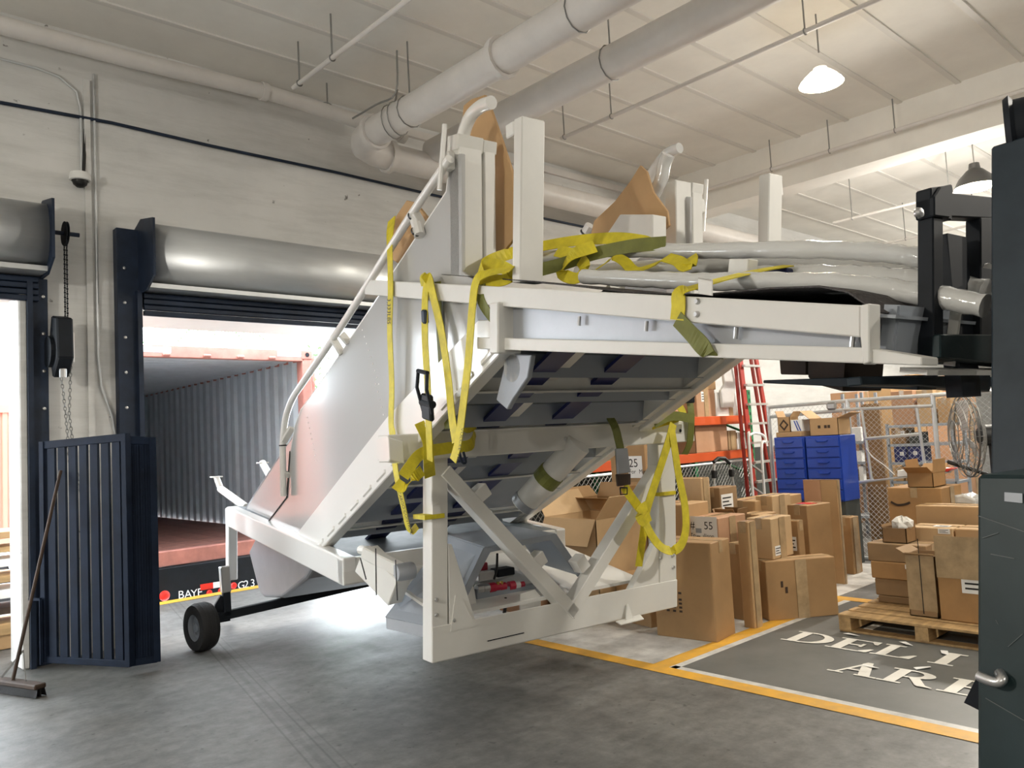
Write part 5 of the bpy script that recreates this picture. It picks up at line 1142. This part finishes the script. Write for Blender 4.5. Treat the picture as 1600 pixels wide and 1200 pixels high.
# --- pallet with cartons
PX, PY0, PY1 = 5.99, 1.75, 2.97
pal = empty('wooden_pallet', (PX + .55, 2.36, 0), 'wooden pallet under the cartons on the lettered grey zone', 'pallet')
for k in range(3):
    y = [PY1 - .05, (PY0 + PY1) / 2, PY0 + .05][k]; 
    MB().bx(PX, PX + 1.15, y - .045, y + .045, .018, .115).build('stringer', 'wood', pal)
for k in range(7): MB().bx(PX + k * .175, PX + k * .175 + (.135 if k else .14), PY0, PY1, .115, .135).build('top_board', 'wood', pal, bevel=.003)
for k in range(3): MB().bx(PX + .02 + k * .5, PX + .12 + k * .5, PY0, PY1, .0, .018).build('bottom_board', 'wood', pal)
PT = .136
# four-layer stack at the left rear
S1X = 6.55
ya, yb = onx(1358, 900, S1X)[1], onx(1450, 900, S1X)[1]
ztops = [onx(1355, y, S1X)[2] for y in (848, 876, 902, 928)]; lev = [PT] + ztops[::-1]
names = ['bottom', 'second', 'third', 'top']
for i in range(4):
    carton((S1X + .008 * (i % 2), yb), (0, ya - yb - .02 * (3 - i)), (.27, 0), lev[i] + .001, lev[i + 1], 'card', '%s carton of the four-high stack at the left rear of the pallet' % names[i], sticker=[('L', .62, .68, .09, .035, 'label')], group='cartons stacked on the pallet')
zt = lev[-1]
e = carton((S1X + .06, onx(1412, 845, S1X)[1]), (0, .19), (.19, 0), zt + .001, zt + .12, 'card3', 'small open box stuffed with crumpled paper on the four-high stack', flaps={'back': 1.3, 'far': 1.2}, lift=.25)
random.seed(5); q = MB(); pc = V3(S1X + .155, onx(1400, 845, S1X)[1], zt + .13); n = 14
for j in range(7):
    for i in range(n):
        th_, ph = 2 * math.pi * i / n, math.pi * j / 6; r_ = .085 * random.uniform(.7, 1.15); q.v.append(tuple(pc + V3(r_ * math.sin(ph) * math.cos(th_), r_ * math.sin(ph) * math.sin(th_), r_ * .9 * math.cos(ph))))
for j in range(6):
    for i in range(n): q.f.append((j * n + i, j * n + (i + 1) % n, (j + 1) * n + (i + 1) % n, (j + 1) * n + i))
tag(q.build('crumpled_paper', 'paper'), 'ball of crumpled white paper in the small open box', 'paper')
# two-layer right stack behind
S2X = 6.85
ya, yb = onx(1418, 830, S2X)[1], onx(1489, 830, S2X)[1]; zz = [onx(1420, y, S2X)[2] for y in (823, 848)]
hz2 = zz[0] - zz[1]
for i, lab in ((0, 'upper carton with white label right of the small open box'), (1, 'carton directly beneath the upper labelled carton'), (2, 'third carton down in the middle pallet stack'), (3, 'lowest carton of the middle pallet stack')):
    z1 = zz[0] - i * hz2; z0_ = max(PT, z1 - hz2 + .002) if i < 3 else PT
    carton((S2X, yb), (0, ya - yb), (.28, 0), z0_ + .001, z1, 'card2' if i == 0 else 'card', lab, sticker=[('L', .68, .65, .09, .04, 'label')] + ([('T', .15, .2, .12, .08, 'label')] if i == 0 else []), group='cartons stacked on the pallet')
yc = onx(1492, 830, S2X)[1]; yd = yc - .45
for i, lab in ((0, 'upper carton half hidden by the forklift, right of the labelled one'), (1, 'carton beneath the one half hidden by the forklift'), (2, 'lowest carton of the stack beside the forklift')):
    z1 = zz[0] + .0 - i * (hz2 + .06); z0_ = PT if i == 2 else z1 - hz2 - .058
    carton((S2X, yd), (0, yc - yd), (.28, 0), z0_ + .001, z1, 'card2' if i == 0 else 'card', lab, group='cartons stacked on the pallet')
# front cartons
F1 = 6.22
ya, yb = onx(1417, 900, F1)[1], onx(1461, 900, F1)[1]; z1 = onx(1440, 868, F1)[2]
carton((F1, yb), (0, ya - yb), (.26, 0), PT + .001, z1, 'card', 'upright taped carton with torn flap at the front of the pallet', flaps={'right': .25, 'left': .3, 'far': .5}, lift=.8, sticker=[('L', .0, .1, ya - yb, .42, 'tape'), ('L', .49, .05, .006, .55, 'ink')])
yc, yd = onx(1466, 900, F1)[1], onx(1466, 900, F1)[1] - .50; z1 = onx(1480, 868, F1)[2]
carton((F1 - .02, yd), (0, yc - yd), (.26, 0), PT + .001, z1, 'card', 'big front carton with a white document pouch on the pallet', tape=False, sticker=[('L', .32, .45, .22, .14, 'label'), ('L', .03, .82, .10, .07, 'jamb'), ('L', 0., .66, yc - yd, .30, 'tape')])
# heap behind the pallet
S3X = 7.6
e = cface(S3X, 1386, 1470, 762, .5, 'card', 'long carton with a dark curved arrow print behind the pallet', group=None)
cv = bez([onx(x, y, S3X - .004) for x, y in ((1392, 784), (1402, 789), (1414, 788), (1422, 785))], 4); MB().ribbon(cv, Z3, .02, .002).build('print_mark', 'dwood', e)
zz3 = onx(1417, 762, S3X)[2]
yq = onx(1457, 762, S3X)[1]; carton((S3X + .03, yq), (0, onx(1417, 762, S3X)[1] - yq), (.3, 0), zz3 + .001, zz3 + .0 + .13, 'card', 'open carton with raised back flap on the heap behind the pallet', flaps={'left': 1.5, 'right': .5, 'back': .6, 'far': 1.45}, lift=1.1)
yq = 1.9; y2 = onx(1430, 790, 7.25)[1]; z1 = onx(1440, 790, 7.25)[2]; carton((7.25, yq), (0, y2 - yq), (.25, 0), 0., z1, 'card2', 'long carton across the back of the pallet')
bw = [onx(x, y, 9.05) for x, y in ((1402, 735), (1460, 731), (1478, 733), (1478, 738), (1455, 742), (1402, 745))]
e = empty('white_board', onx(1440, 745, 9.05), 'long white board with a red tip lying across the cage opening', 'board'); MB().prism(bw, X3 * .2).build('board', 'label', e, bevel=.004); MB().prism([onx(x, y, 9.05) for x, y in ((1466, 733), (1490, 732), (1479, 737), (1464, 739))], X3 * .19).build('red_tip', 'reflred', e)
MB().tube([onx(1347, 753, 9.1), onx(1485, 737, 9.1)], .014, 6).build('support_rod', 'alu', e)
tag(MB().prism([onx(x, y, 7.9) for x, y in ((1478, 770), (1490, 774), (1505, 772), (1524, 780), (1524, 790), (1490, 788))], X3 * .25).build('plastic_bag', 'wrap', bevel=.02, seg=2), 'crumpled clear plastic on the heap next to the forklift', 'plastic bag')
# scraps of paper on the floor
for k, (x, y) in enumerate(((1330, 992), (1475, 1020), (1443, 1044), (1415, 1006), (1358, 1042))):
    p = onz(x, y, .006); t = random.uniform(0, 3); a = V3(math.cos(t), math.sin(t), 0); b = V3(-a[1], a[0], 0)
    tag(MB().prism([p - a * .06 - b * .02, p + a * .05 - b * .03, p + a * .06 + b * .015, p - a * .04 + b * .02 + Z3 * .008], Z3 * .002).build('paper_scrap', 'label'), ['white paper scrap at the pallet corner', 'white paper scrap over the letter I', 'small paper scrap right of the letter A', 'paper scrap under the pallet edge', 'paper strip lying on the letter A'][k], 'paper scrap')
# ================================================================== FORKLIFT
FK = empty('forklift', L3(1.0, -3.9, 0), 'dark green forklift with black mast at the right edge holding the stairs', 'forklift')
bv = -2.86
def BP(x, y, v=bv): return FP(x, y, v)
# load backrest: outer post, top bar, inner post, second window post
def bar(px, v, th, name, m='black', bev=.004): return MB().prism([BP(x, y, v) for x, y in px], -SV * th).build(name, m, FK, bevel=bev)
bar([(1433, 318), (1449, 320), (1449, 560), (1433, 562)], bv, .05, 'backrest_post')
bar([(1430, 300), (1460, 296), (1462, 308), (1548, 316), (1548, 348), (1463, 345), (1463, 350), (1430, 345)], bv - .0, .05, 'backrest_top_bar')
MB().prism([BP(x, y) for x, y in ((1430, 345), (1430, 315), (1440, 300), (1458, 296), (1460, 306), (1455, 348))], -SV * .06).build('backrest_hook', 'black', FK, bevel=.004)
MB().lathe([(0, .012), (.014, .01), (.018, 0)], BP(1436, 333, bv + .001), SV, 10).build('backrest_bolt', 'chrome', FK, smooth=True)
MB().lathe([(0, .012), (.014, .01), (.018, 0)], BP(1435, 333, bv - .061), -SV, 10).build('backrest_bolt', 'chrome', FK, smooth=True)
bar([(1508, 345), (1580, 345), (1580, 560), (1508, 560)], bv, .05, 'backrest_post')
bar([(1433, 527), (1560, 527), (1560, 575), (1433, 563)], bv, .07, 'carriage_bar', 'teal')
bk = loc(BP(1560, 345)); 
for uu in (bk[0] + .25, bk[0] + .55): MB().box(L3(uu, bv - .03, 2.05), (.05, .05, .55), (SU, SV, Z3)).build('backrest_post', 'black', FK)
MB().beam(L3(bk[0] - .02, bv - .03, loc(BP(1548, 332))[2]), L3(bk[0] + .6, bv - .03, loc(BP(1548, 332))[2] + .02), .05, .06).build('backrest_top_bar', 'black', FK)
MB().beam(L3(bk[0] - .02, bv - .04, 1.79), L3(bk[0] + .6, bv - .04, 1.79), .07, .12).build('carriage_bar', 'teal', FK)
# forks: under the deck, running away from the mast
fz = loc(SP(1300, 572, .45))[2]
for uu in (.42, 1.25):
    z0 = 1.70; tipz = z0 + 2.4 * math.tan(TILT) * .92
    p0 = SP(1452, 586, .42) + SU * (uu - .42); p1 = SP(1205, 594, .42) + SU * (uu - .42)
    fk_ = MB().hexa([p0 - SU * .06 - WN * .05, p0 + SU * .06 - WN * .05, p1 + SU * .05 - WN * .012, p1 - SU * .05 - WN * .012], [p0 - SU * .06, p0 + SU * .06, p1 + SU * .05, p1 - SU * .05]).build('fork', 'mast', FK, bevel=.003)
    MB().box(L3(uu, bv - .0, z0 + .22), (.12, .05, .52), (SU, SV, Z3)).build('fork_shank', 'black', FK)
# carriage lower plate and side shift bar seen below the forks
MB().prism([BP(x, y, bv + .1) for x, y in ((1345, 588), (1420, 589), (1548, 585), (1548, 612), (1500, 609), (1440, 603), (1347, 602))], SV * .05).build('sideshift_bar', 'mast', FK, bevel=.004)
# timber packing between fork and deck
tp = empty('timber_packing', SP(1265, 590, .45), 'dark timber blocks packed between the forks and the deck', 'timber block')
def pk(px, u, th, m='dwood', name='block'): MB().prism([SP(x, y, u) for x, y in px], SU * th).build(name, m, tp, bevel=.004)
pk([(1217, 560), (1260, 562), (1260, 586), (1219, 585)], .50, .25); pk([(1262, 562), (1322, 566), (1318, 612), (1280, 602), (1262, 590)], .42, .25)
# mast
mv = -3.1
mu0 = loc(FP(1548, 560, mv))[0]
def MP(x, y): return FP(x, y, mv)
zt_ = loc(MP(1548, 235))[2]
MT, MBt = MP(1548, 235), MP(1548, 720); MD = nrm(MT - MBt)
def mrail(du, dv, su, sv, s0, s1, name, m, bev=.006):
    a = MT + SU * (du + su / 2) - SV * (dv + sv / 2) + MD * s1; b = a - MD * ((MT[2] - s0) / MD[2] + s1); MB().beam(b, a, sv, su, up=SU).build(name, m, FK, bevel=bev)
mrail(0, 0, .12, .16, .15, 0, 'mast_outer_rail', 'mast'); mrail(.13, .02, .08, .12, .1, -.04, 'mast_inner_rail', 'black')
mrail(.70, 0, .12, .16, .15, 0, 'mast_outer_rail', 'mast'); mrail(.61, .02, .08, .12, .1, -.04, 'mast_inner_rail', 'black')
for zz_ in (.12, 1.0):
    c = MT - MD * zz_ + SU * .41 - SV * .12; MB().box(c, (.70, .10, .12), (SU, nrm(np.cross(MD, SU)), MD)).build('mast_crossbar', 'mast', FK)
mrail(.37, .06, .09, .09, .4, -.1, 'lift_cylinder', 'black', .02)
for k in (-1, 1): mrail(.41 + .08 * k, -.0, .03, .02, .9, -.05, 'lift_chain', 'black', 0)
pc_ = FP(1600, 205, mv - .05)
pl = MB().lathe([(0, -.04), (.075, -.04), (.10, -.045), (.11, -.03), (.095, -.02), (.095, .02), (.11, .03), (.10, .045), (.075, .04), (0, .04)], pc_, nrm(SU * .35 - SV * .9), 28).build('chain_sheave', 'black', FK, smooth=True)
# front guard panel / chassis nose on the left side
nv_ = -3.22
c0, c1 = FP(1526, 742, nv_), FP(1526, 1180, nv_)
ub, zb_ = loc(c0)[0], loc(c0)[2]
dn = (c1 - c0) / (c0[2] - c1[2]); cf = c0 + dn * (c0[2] - .1)
back = -SV * 1.3
MB().hexa([cf, cf + SU * .3, cf + SU * .3 + back, cf + back], [c0, c0 + SU * .3, c0 + SU * .3 + back, c0 + back]).build('chassis_side', 'teal', FK, bevel=.008)
MB().hexa([L3(ub + .35, nv_ - .2, .12), L3(ub + 1.1, nv_ - .2, .12), L3(ub + 1.1, nv_ - 1.6, .12), L3(ub + .35, nv_ - 1.6, .12)], [L3(ub + .35, nv_ - .2, .9), L3(ub + 1.1, nv_ - .2, .9), L3(ub + 1.1, nv_ - 1.6, 1.0), L3(ub + .35, nv_ - 1.6, 1.0)]).build('chassis_body', 'teal', FK, bevel=.02)
def LP(x, y, d=.004):
    nl = nrm(np.cross(dn, SV)); nl = nl if nl @ SU < 0 else -nl
    return onpl(x, y, c0 + nl * d, nl)
MB().tube(bez([LP(1529, 1056, .02), LP(1548, 1064, .025), LP(1560, 1066, .025), LP(1566, 1060, .02), LP(1562, 1052, .006)], 4), .011, 10).build('step_handle', 'chrome', FK, smooth=True)
MB().prism([SP(x, y, ub + .03) for x, y in ((1530, 1050), (1506, 1098), (1530, 1110))], SU * .03).build('mud_flap', 'black', FK)
MB().prism([LP(1570, 769, .002), LP(1598, 771, .002), LP(1598, 786, .002), LP(1570, 783, .002)], -SU * .002).build('worn_decal', 'greypaint', FK)
for (x0_, y0_, x1_, y1_) in ((1535, 840, 1560, 832), (1548, 865, 1585, 872), (1528, 805, 1600, 830), (1540, 1090, 1600, 1125), (1575, 1010, 1598, 990), (1556, 968, 1560, 975)):
    MB().prism([LP(x0_, y0_, .0015), LP(x1_, y1_, .0015), LP(x1_, y1_ + 1.3, .0015), LP(x0_, y0_ + 1.3, .0015)], -SU * .0008).build('scratch', 'scuff', FK)
for s in (0, 1): MB().lathe([(.12, -.09), (.26, -.10), (.30, -.07), (.30, .07), (.26, .10), (.12, .09)], L3(ub + .45 + s * .6, nv_ - .65, .30), SU, 28).build('wheel', 'rubber', FK, smooth=True)
# ================================================================== LOAD ON THE DECK AND RATCHET STRAPS
# dark chequer plate sheet lying on the deck
sx = [(690, 428), (850, 440), (985, 456), (1100, 459), (1200, 449), (1280, 446), (1325, 455), (1350, 472), (1375, 487)]
p0s = [SP(x, y, -.0) for x, y in sx]; q = MB(); n = len(p0s)
wid = FAR - .3; rows = []
for i, p in enumerate(p0s): rows += [p, p + SU * wid + Z3 * (.0)]
q.add(rows, [(2 * i, 2 * i + 1, 2 * i + 3, 2 * i + 2) for i in range(n - 1)])
cs = q.build('chequer_plate', 'plate', smooth=True); so = cs.modifiers.new('s', 'SOLIDIFY'); so.thickness = .006
tag(cs, 'dark chequer plate sheet curling up at the forklift end of the deck', 'metal sheet')
# plastic wrapped tubes
def wtube(px, us, r, label):
    P = bez([SP(x, y, u) for (x, y), u in zip(px, us)], 8); rr = [r * (1 + .06 * math.sin(i * 2.1) + .03 * math.sin(i * 5.3)) for i in range(len(P))]
    tag(MB().tube(P, rr, 12).build('wrapped_tube', 'wrap', smooth=True), label, 'wrapped tube', 'plastic-wrapped tubes on the deck')
wtube([(845, 402), (950, 392), (1100, 392), (1250, 390), (1380, 395), (1460, 408), (1540, 428)], [.55] * 7, .036, 'uppermost plastic-wrapped white tube lying along the deck')
wtube([(905, 426), (1050, 418), (1200, 412), (1350, 420), (1460, 433), (1540, 450)], [.75] * 6, .045, 'second plastic-wrapped tube just below the uppermost one')
wtube([(912, 432), (1020, 437), (1100, 440), (1200, 440), (1320, 444), (1440, 460), (1540, 478)], [.25] * 7, .036, 'lowest plastic-wrapped tube resting on the chequer plate')
wtube([(1180, 432), (1300, 432), (1420, 440), (1540, 458)], [.5] * 4, .045, 'short fat wrapped tube emerging by the dark blue pad')
tag(MB().prism([SP(x, y, .42) for x, y in ((1192, 420), (1228, 418), (1232, 430), (1195, 432))], SU * .12).build('rubber_pad', 'blue', bevel=.006), 'dark blue pad under the strap on the wrapped tubes', 'pad')
for k, (x, y) in enumerate(((1175, 419),)): pass
# cardboard protection sheets
def sheet(px, u, label, th=.02, m='card2'):
    q = MB().prism([SP(x, y, u) for x, y in px], SU * th).build('cardboard_sheet', m, bevel=.003); tag(q, label, 'cardboard', 'cardboard edge protection')
sheet([(727, 212), (722, 190), (724, 165), (736, 155), (757, 148), (768, 175), (783, 218), (800, 270), (803, 372), (785, 395), (757, 405), (752, 330), (740, 230)], .30, 'folded cardboard sheet standing between the two near platform posts')
sheet([(612, 372), (617, 340), (635, 313), (648, 316), (672, 345), (640, 395), (622, 412), (612, 405)], .06, 'small cardboard piece tucked behind the sloping near handrail')
sheet([(922, 370), (928, 345), (960, 315), (985, 282), (1000, 258), (1010, 268), (1020, 300), (1042, 330), (1045, 352), (1020, 375), (960, 376)], FAR - .35, 'bent cardboard sheet wrapped around the far handrail')
# --- straps
SW = .066
def strap(name_label, segs, cat='strap', extra=None, mats=None):
    """segs: list of (list of (x, y, plane, value), width dir, material)"""
    first = segs[0][0][0]; 
    def pt(t):
        if t[2] == 'u': return SP(t[0], t[1], t[3])
        return FP(t[0], t[1], t[3])
    P0 = pt(first); e = empty('ratchet_strap', P0, name_label, cat, 'yellow ratchet straps')
    for pts, wd, m in segs:
        P = [pt(t) for t in pts]; P = bez(P, 6) if len(P) > 2 else P
        MB().ribbon(P, wd, SW, .004).build('webbing', m, e)
    return e
ALONG = WV
# A: far left strap with printed limits
def vtext(e, s, p, up, right, size):
    text('strap_print', s, p, up, right, size, 'ink', e, th=.0045, squeeze=.62)
sA = strap('yellow strap printed 3,333LBS hanging at the left of the panel', [
    ([(612, 342, 'u', .03), (609, 375, 'u', -.055), (610, 430, 'u', -.07), (610, 470, 'u', -.075), (609, 520, 'u', -.07), (612, 600, 'u', -.06), (611, 660, 'u', -.055), (614, 682, 'u', -.06)], ALONG, 'yellow'),
    ([(616, 717, 'u', -.06), (620, 745, 'u', -.06), (630, 790, 'u', -.05), (640, 830, 'u', -.02), (652, 822, 'u', .02)], ALONG, 'yellow')])
p = SP(604, 463, -.078); vtext(sA, '3,333LBS', SP(606, 466, -.079), SP(606, 505, -.079) - SP(606, 466, -.079), SP(618, 466, -.079) - SP(606, 466, -.079), .068)
p = SP(623, 768, -.062); vtext(sA, 'CARGO CONTROL', SP(622, 768, -.064), SP(641, 830, -.030) - SP(622, 768, -.062), SP(632, 765, -.062) - SP(622, 768, -.062), .050)
# B: doubled strap at the ratchet
sB = strap('yellow strap looped over the fascia with its ratchet hanging beside the panel', [
    ([(664, 452, 'u', -.05), (662, 438, 'u', -.075), (670, 436, 'u', -.08), (676, 460, 'u', -.085), (690, 520, 'u', -.09), (700, 590, 'u', -.09), (706, 650, 'u', -.10), (712, 690, 'u', -.11)], ALONG, 'yellow'),
    ([(667, 438, 'u', -.07), (664, 470, 'u', -.08), (664, 530, 'u', -.10), (668, 600, 'u', -.11), (670, 670, 'u', -.12), (672, 720, 'u', -.10)], ALONG, 'yellow'),
    ([(684, 440, 'u', -.03), (686, 500, 'u', -.02), (692, 600, 'u', .0), (700, 670, 'u', .02)], ALONG, 'olive')])
def ratchet(e, c, up, right, out):
    r_ = MB().box(c, (.10, .14, .03), (right, up, out)).build('ratchet_frame', 'black', e, bevel=.008)
    MB().cyl(c - right * .06 + up * .02, c + right * .06 + up * .02, .022, 10).build('ratchet_spool', 'black', r_)
    for s in (-1, 1): MB().tube([c + right * .05 * s - up * .03, c + right * .055 * s + up * .10 + out * .03, c + right * .05 * s + up * .19 + out * .02], .010, 6).build('ratchet_handle', 'black', r_)
    MB().cyl(c - right * .055 + up * .19 + out * .02, c + right * .055 + up * .19 + out * .02, .012, 8).build('ratchet_grip', 'black', r_)
cr = SP(668, 636, -.14); ratchet(sB, cr, Z3, WV, -SU)
MB().box(SP(664, 495, -.09), (.05, .08, .03), (WV, Z3, SU)).build('hook', 'jamb', sB, bevel=.01)
# C: third vertical strap
sC = strap('wide yellow strap dropping from the coiled strap end to the crossbar', [
    ([(800, 420, 'u', -.02), (760, 428, 'u', -.06), (744, 440, 'u', -.075), (738, 480, 'u', -.085), (732, 560, 'u', -.09), (724, 630, 'u', -.10), (716, 690, 'u', -.12), (708, 720, 'u', -.13)], ALONG, 'yellow')])
text('strap_print', 'VULCEE TIE', SP(722, 668, -.128), SP(716, 708, -.13) - SP(722, 668, -.128), SP(734, 668, -.128) - SP(722, 668, -.128), .035, 'ink', sC, th=.004)
MB().tube(bez([FP(716, 700, -.25), FP(722, 722, -.25), FP(728, 722, -.25), FP(724, 706, -.25)], 3), .007, 6).build('hook', 'jamb', sC)
# wrapped around the crossbar
sD = strap('yellow strap bundle knotted around the left end of the crossbar', [
    ([(630, 745, 'v', -.12), (640, 730, 'v', -.13), (660, 708, 'v', -.14), (700, 700, 'v', -.14), (735, 695, 'v', -.13), (742, 675, 'v', -.06)], Z3, 'yellow'),
    ([(618, 755, 'v', -.05), (632, 762, 'v', -.10), (645, 748, 'v', -.13), (660, 735, 'v', -.13)], Z3 + SU, 'yellow'),
    ([(690, 660, 'v', -.10), (705, 650, 'v', -.12), (720, 660, 'v', -.12), (730, 668, 'v', -.10), (742, 662, 'v', -.08)], Z3, 'yellow'),
    ([(655, 660, 'v', -.12), (668, 690, 'v', -.14), (670, 722, 'v', -.14), (672, 745, 'v', -.06)], SU, 'yellow')])
# F: strap around the fascia towards the forklift
sF = strap('yellow strap, toned olive for shade, crossing the fascia diagonally under the deck', [
    ([(1232, 415, 'u', .45), (1180, 424, 'u', .30), (1130, 436, 'u', .10), (1085, 449, 'u', -.03), (1062, 457, 'u', -.066), (1060, 480, 'u', -.07), (1058, 500, 'u', -.07)], ALONG, 'yellow'),
    ([(1058, 498, 'u', -.07), (1085, 527, 'u', -.06), (1108, 552, 'u', -.056), (1116, 558, 'u', .0)], ALONG, 'olive'),
    ([(752, 445, 'u', -.05), (752, 470, 'u', -.06), (770, 500, 'u', -.04), (785, 525, 'u', .02)], ALONG, 'olive')])
# G: loose coil on the deck
sG = strap('loose bright yellow strap coiled over the wrapped tubes', [
    ([(752, 432, 'u', -.02), (752, 415, 'u', .10), (790, 398, 'u', .30), (840, 386, 'u', .45), (900, 376, 'u', .52), (960, 372, 'u', .55), (1000, 376, 'u', .58), (1015, 380, 'u', .6)], Z3 + SU * .4, 'yellow'),
    ([(752, 436, 'u', -.04), (785, 438, 'u', .0), (800, 428, 'u', .04), (780, 415, 'u', .12), (755, 412, 'u', .08)], Z3 + SU * .4, 'yellow'),
    ([(830, 425, 'u', .15), (880, 412, 'u', .3), (930, 396, 'u', .42), (990, 384, 'u', .5), (1040, 380, 'u', .52)], Z3, 'olive'),
    ([(870, 392, 'u', .4), (900, 400, 'u', .38), (915, 420, 'u', .34), (900, 435, 'u', .3), (878, 425, 'u', .28), (895, 398, 'u', .3), (930, 385, 'u', .4)], Z3 + SU * .5, 'yellow'),
    ([(925, 425, 'u', .4), (945, 412, 'u', .42), (960, 402, 'u', .45), (975, 408, 'u', .45), (990, 422, 'u', .45), (1010, 418, 'u', .46), (1030, 410, 'u', .46)], SU + Z3 * .6, 'yellow'),
    ([(1040, 402, 'u', .46), (1060, 408, 'u', .44), (1072, 418, 'u', .42), (1080, 408, 'u', .46), (1078, 402, 'u', .5)], SU + Z3 * .8, 'yellow')])
# H: strap hanging from the underside with buckle
sH = strap('yellow strap, toned olive for shade, with grey buckle hanging below the crossbar', [
    ([(928, 618, 'v', -.05), (945, 640, 'v', -.10), (960, 665, 'v', -.14), (967, 690, 'v', -.14), (970, 705, 'v', -.14)], SU, 'olive'),
    ([(975, 760, 'v', -.14), (985, 775, 'v', -.12), (1000, 795, 'v', -.10), (1010, 805, 'v', -.10)], SU, 'yellow')])
MB().prism([FP(x, y, -.15) for x, y in ((963, 701), (981, 700), (986, 738), (966, 741))], SV * .02).build('buckle', 'silver', sH, bevel=.004)
MB().prism([FP(x, y, -.15) for x, y in ((964, 741), (986, 740), (986, 757), (966, 760))], SV * .02).build('buckle', 'dwood', sH, bevel=.004)
MB().tube([FP(x, y, -.15) for x, y in ((969, 762), (980, 762), (980, 772), (970, 773), (969, 762))], .005, 5).build('buckle_ring', 'black', sH)
# I: right-end knot with long hanging loop
sI = strap('yellow strap knotted on the right crossbar end with a long hanging loop', [
    ([(1076, 562, 'v', .02), (1062, 590, 'v', -.02), (1055, 620, 'v', -.06), (1068, 648, 'v', -.08), (1050, 655, 'v', -.10), (1020, 665, 'v', -.08)], SU, 'yellow'),
    ([(1060, 600, 'v', .0), (1075, 620, 'v', -.03), (1080, 650, 'v', -.06), (1078, 690, 'v', -.03), (1070, 710, 'v', .02)], SU, 'olive'),
    ([(1052, 662, 'v', -.12), (1046, 685, 'v', -.13), (1035, 720, 'v', -.13), (1022, 760, 'v', -.12), (1010, 800, 'v', -.12), (1003, 850, 'v', -.10), (998, 885, 'v', -.08)], SU, 'yellow'),
    ([(1005, 800, 'v', -.14), (1012, 825, 'v', -.16), (1028, 850, 'v', -.18), (1045, 860, 'v', -.2), (1062, 854, 'v', -.2), (1071, 830, 'v', -.19), (1070, 790, 'v', -.17), (1060, 740, 'v', -.15), (1054, 700, 'v', -.14), (1050, 675, 'v', -.13)], SU, 'yellow'),
    ([(1022, 662, 'v', -.12), (1050, 650, 'v', -.13), (1085, 655, 'v', -.12)], Z3, 'olive'),
    ([(1010, 790, 'v', -.15), (998, 800, 'v', -.16), (1004, 815, 'v', -.16), (1016, 806, 'v', -.15)], Z3, 'yellow')])
cr = FP(1076, 615, -.08); ratchet(sI, cr, Z3, SU, -SV)
# ================================================================== high bay lamps
def lamp(x, y, z, r, watts, label, glow=.30, rm='lampm', hk=1.0):
    e = empty('high_bay_lamp', (x, y, z), label, 'lamp', 'high bay lamps')
    MB().lathe([(.02, .30 * hk), (.06, .29 * hk), (.07, .22 * hk), (.10, .20 * hk), (r * .75, .10 * hk), (r, -.02), (r * .98, -.02), (r * .72, .09 * hk), (.07, .17 * hk)], (x, y, z), Z3, 24).build('reflector', rm, e, smooth=True)
    MB().lathe([(0, -.07), (r * .55, -.055), (r * .93, -.005), (r * .93, .0), (0, .0)], (x, y, z), Z3, 24).build('lens', 'glow', e, smooth=True)
    MB().cyl((x, y, z + .28), (x, y, CZ), .008, 6).build('hanger_rod', 'mesh', e)
    li = bpy.data.lights.new('lamp_bulb', 'SPOT'); li.energy = watts * .6; li.color = (1.0, .95, .87); li.shadow_soft_size = .09; li.spot_size = math.radians(172); li.spot_blend = .35
    lo = bpy.data.objects.new('lamp_bulb', li); COL.objects.link(lo); lo.parent = e; lo.location = (0, 0, -.16); lo['_w'] = e['_w']
    l2 = bpy.data.lights.new('lamp_lens_glow', 'POINT'); l2.energy = watts * glow; l2.color = (1.0, .95, .87); l2.shadow_soft_size = .15
    lo = bpy.data.objects.new('lamp_lens_glow', l2); COL.objects.link(lo); lo.parent = e; lo.location = (0, 0, -.30); lo['_w'] = e['_w']
    return e
p = onz(1283, 128, 4.75); lamp(p[0], p[1], p[2], .20, LAMP_W * .5, 'glowing high bay lamp hanging left of the concrete beam', .12, 'glassglow', .45)
p = onz(1525, 290, 4.55); lamp(p[0], p[1], p[2], .26, LAMP_W * 2.0, 'dark domed high bay lamp glowing above the forklift backrest', .3)
for x, y, z, lb_, pw, gl in ((5.7, -1.0, 4.75, 'high bay lamp above the forklift driver, out of the picture', 2.0, .06), (-3.0, 3.2, 3.6, 'unseen lamp hung low at the left to brighten wall and ceiling', .5, 1.7),
        (1.0, -5.5, 4.0, 'unseen lamp hung low far behind the viewer to brighten the ceiling', .35, 1.2), (10, -2.5, 4.75, 'high bay lamp behind the forklift to the right', .8, .15), (17, 3.5, 4.6, 'farthest high bay lamp hidden behind the mast', 2.2, .4), (-5, -3, 4.0, 'unseen lamp hung low behind the viewer at left to brighten the ceiling', .4, 1.2)):
    lamp(x, y, z, .2, LAMP_W * pw, lb_, gl)  # unseen lamps at left and behind hang low to brighten wall and ceiling
for o in bpy.data.objects:
    if '_w' in o: del o['_w']
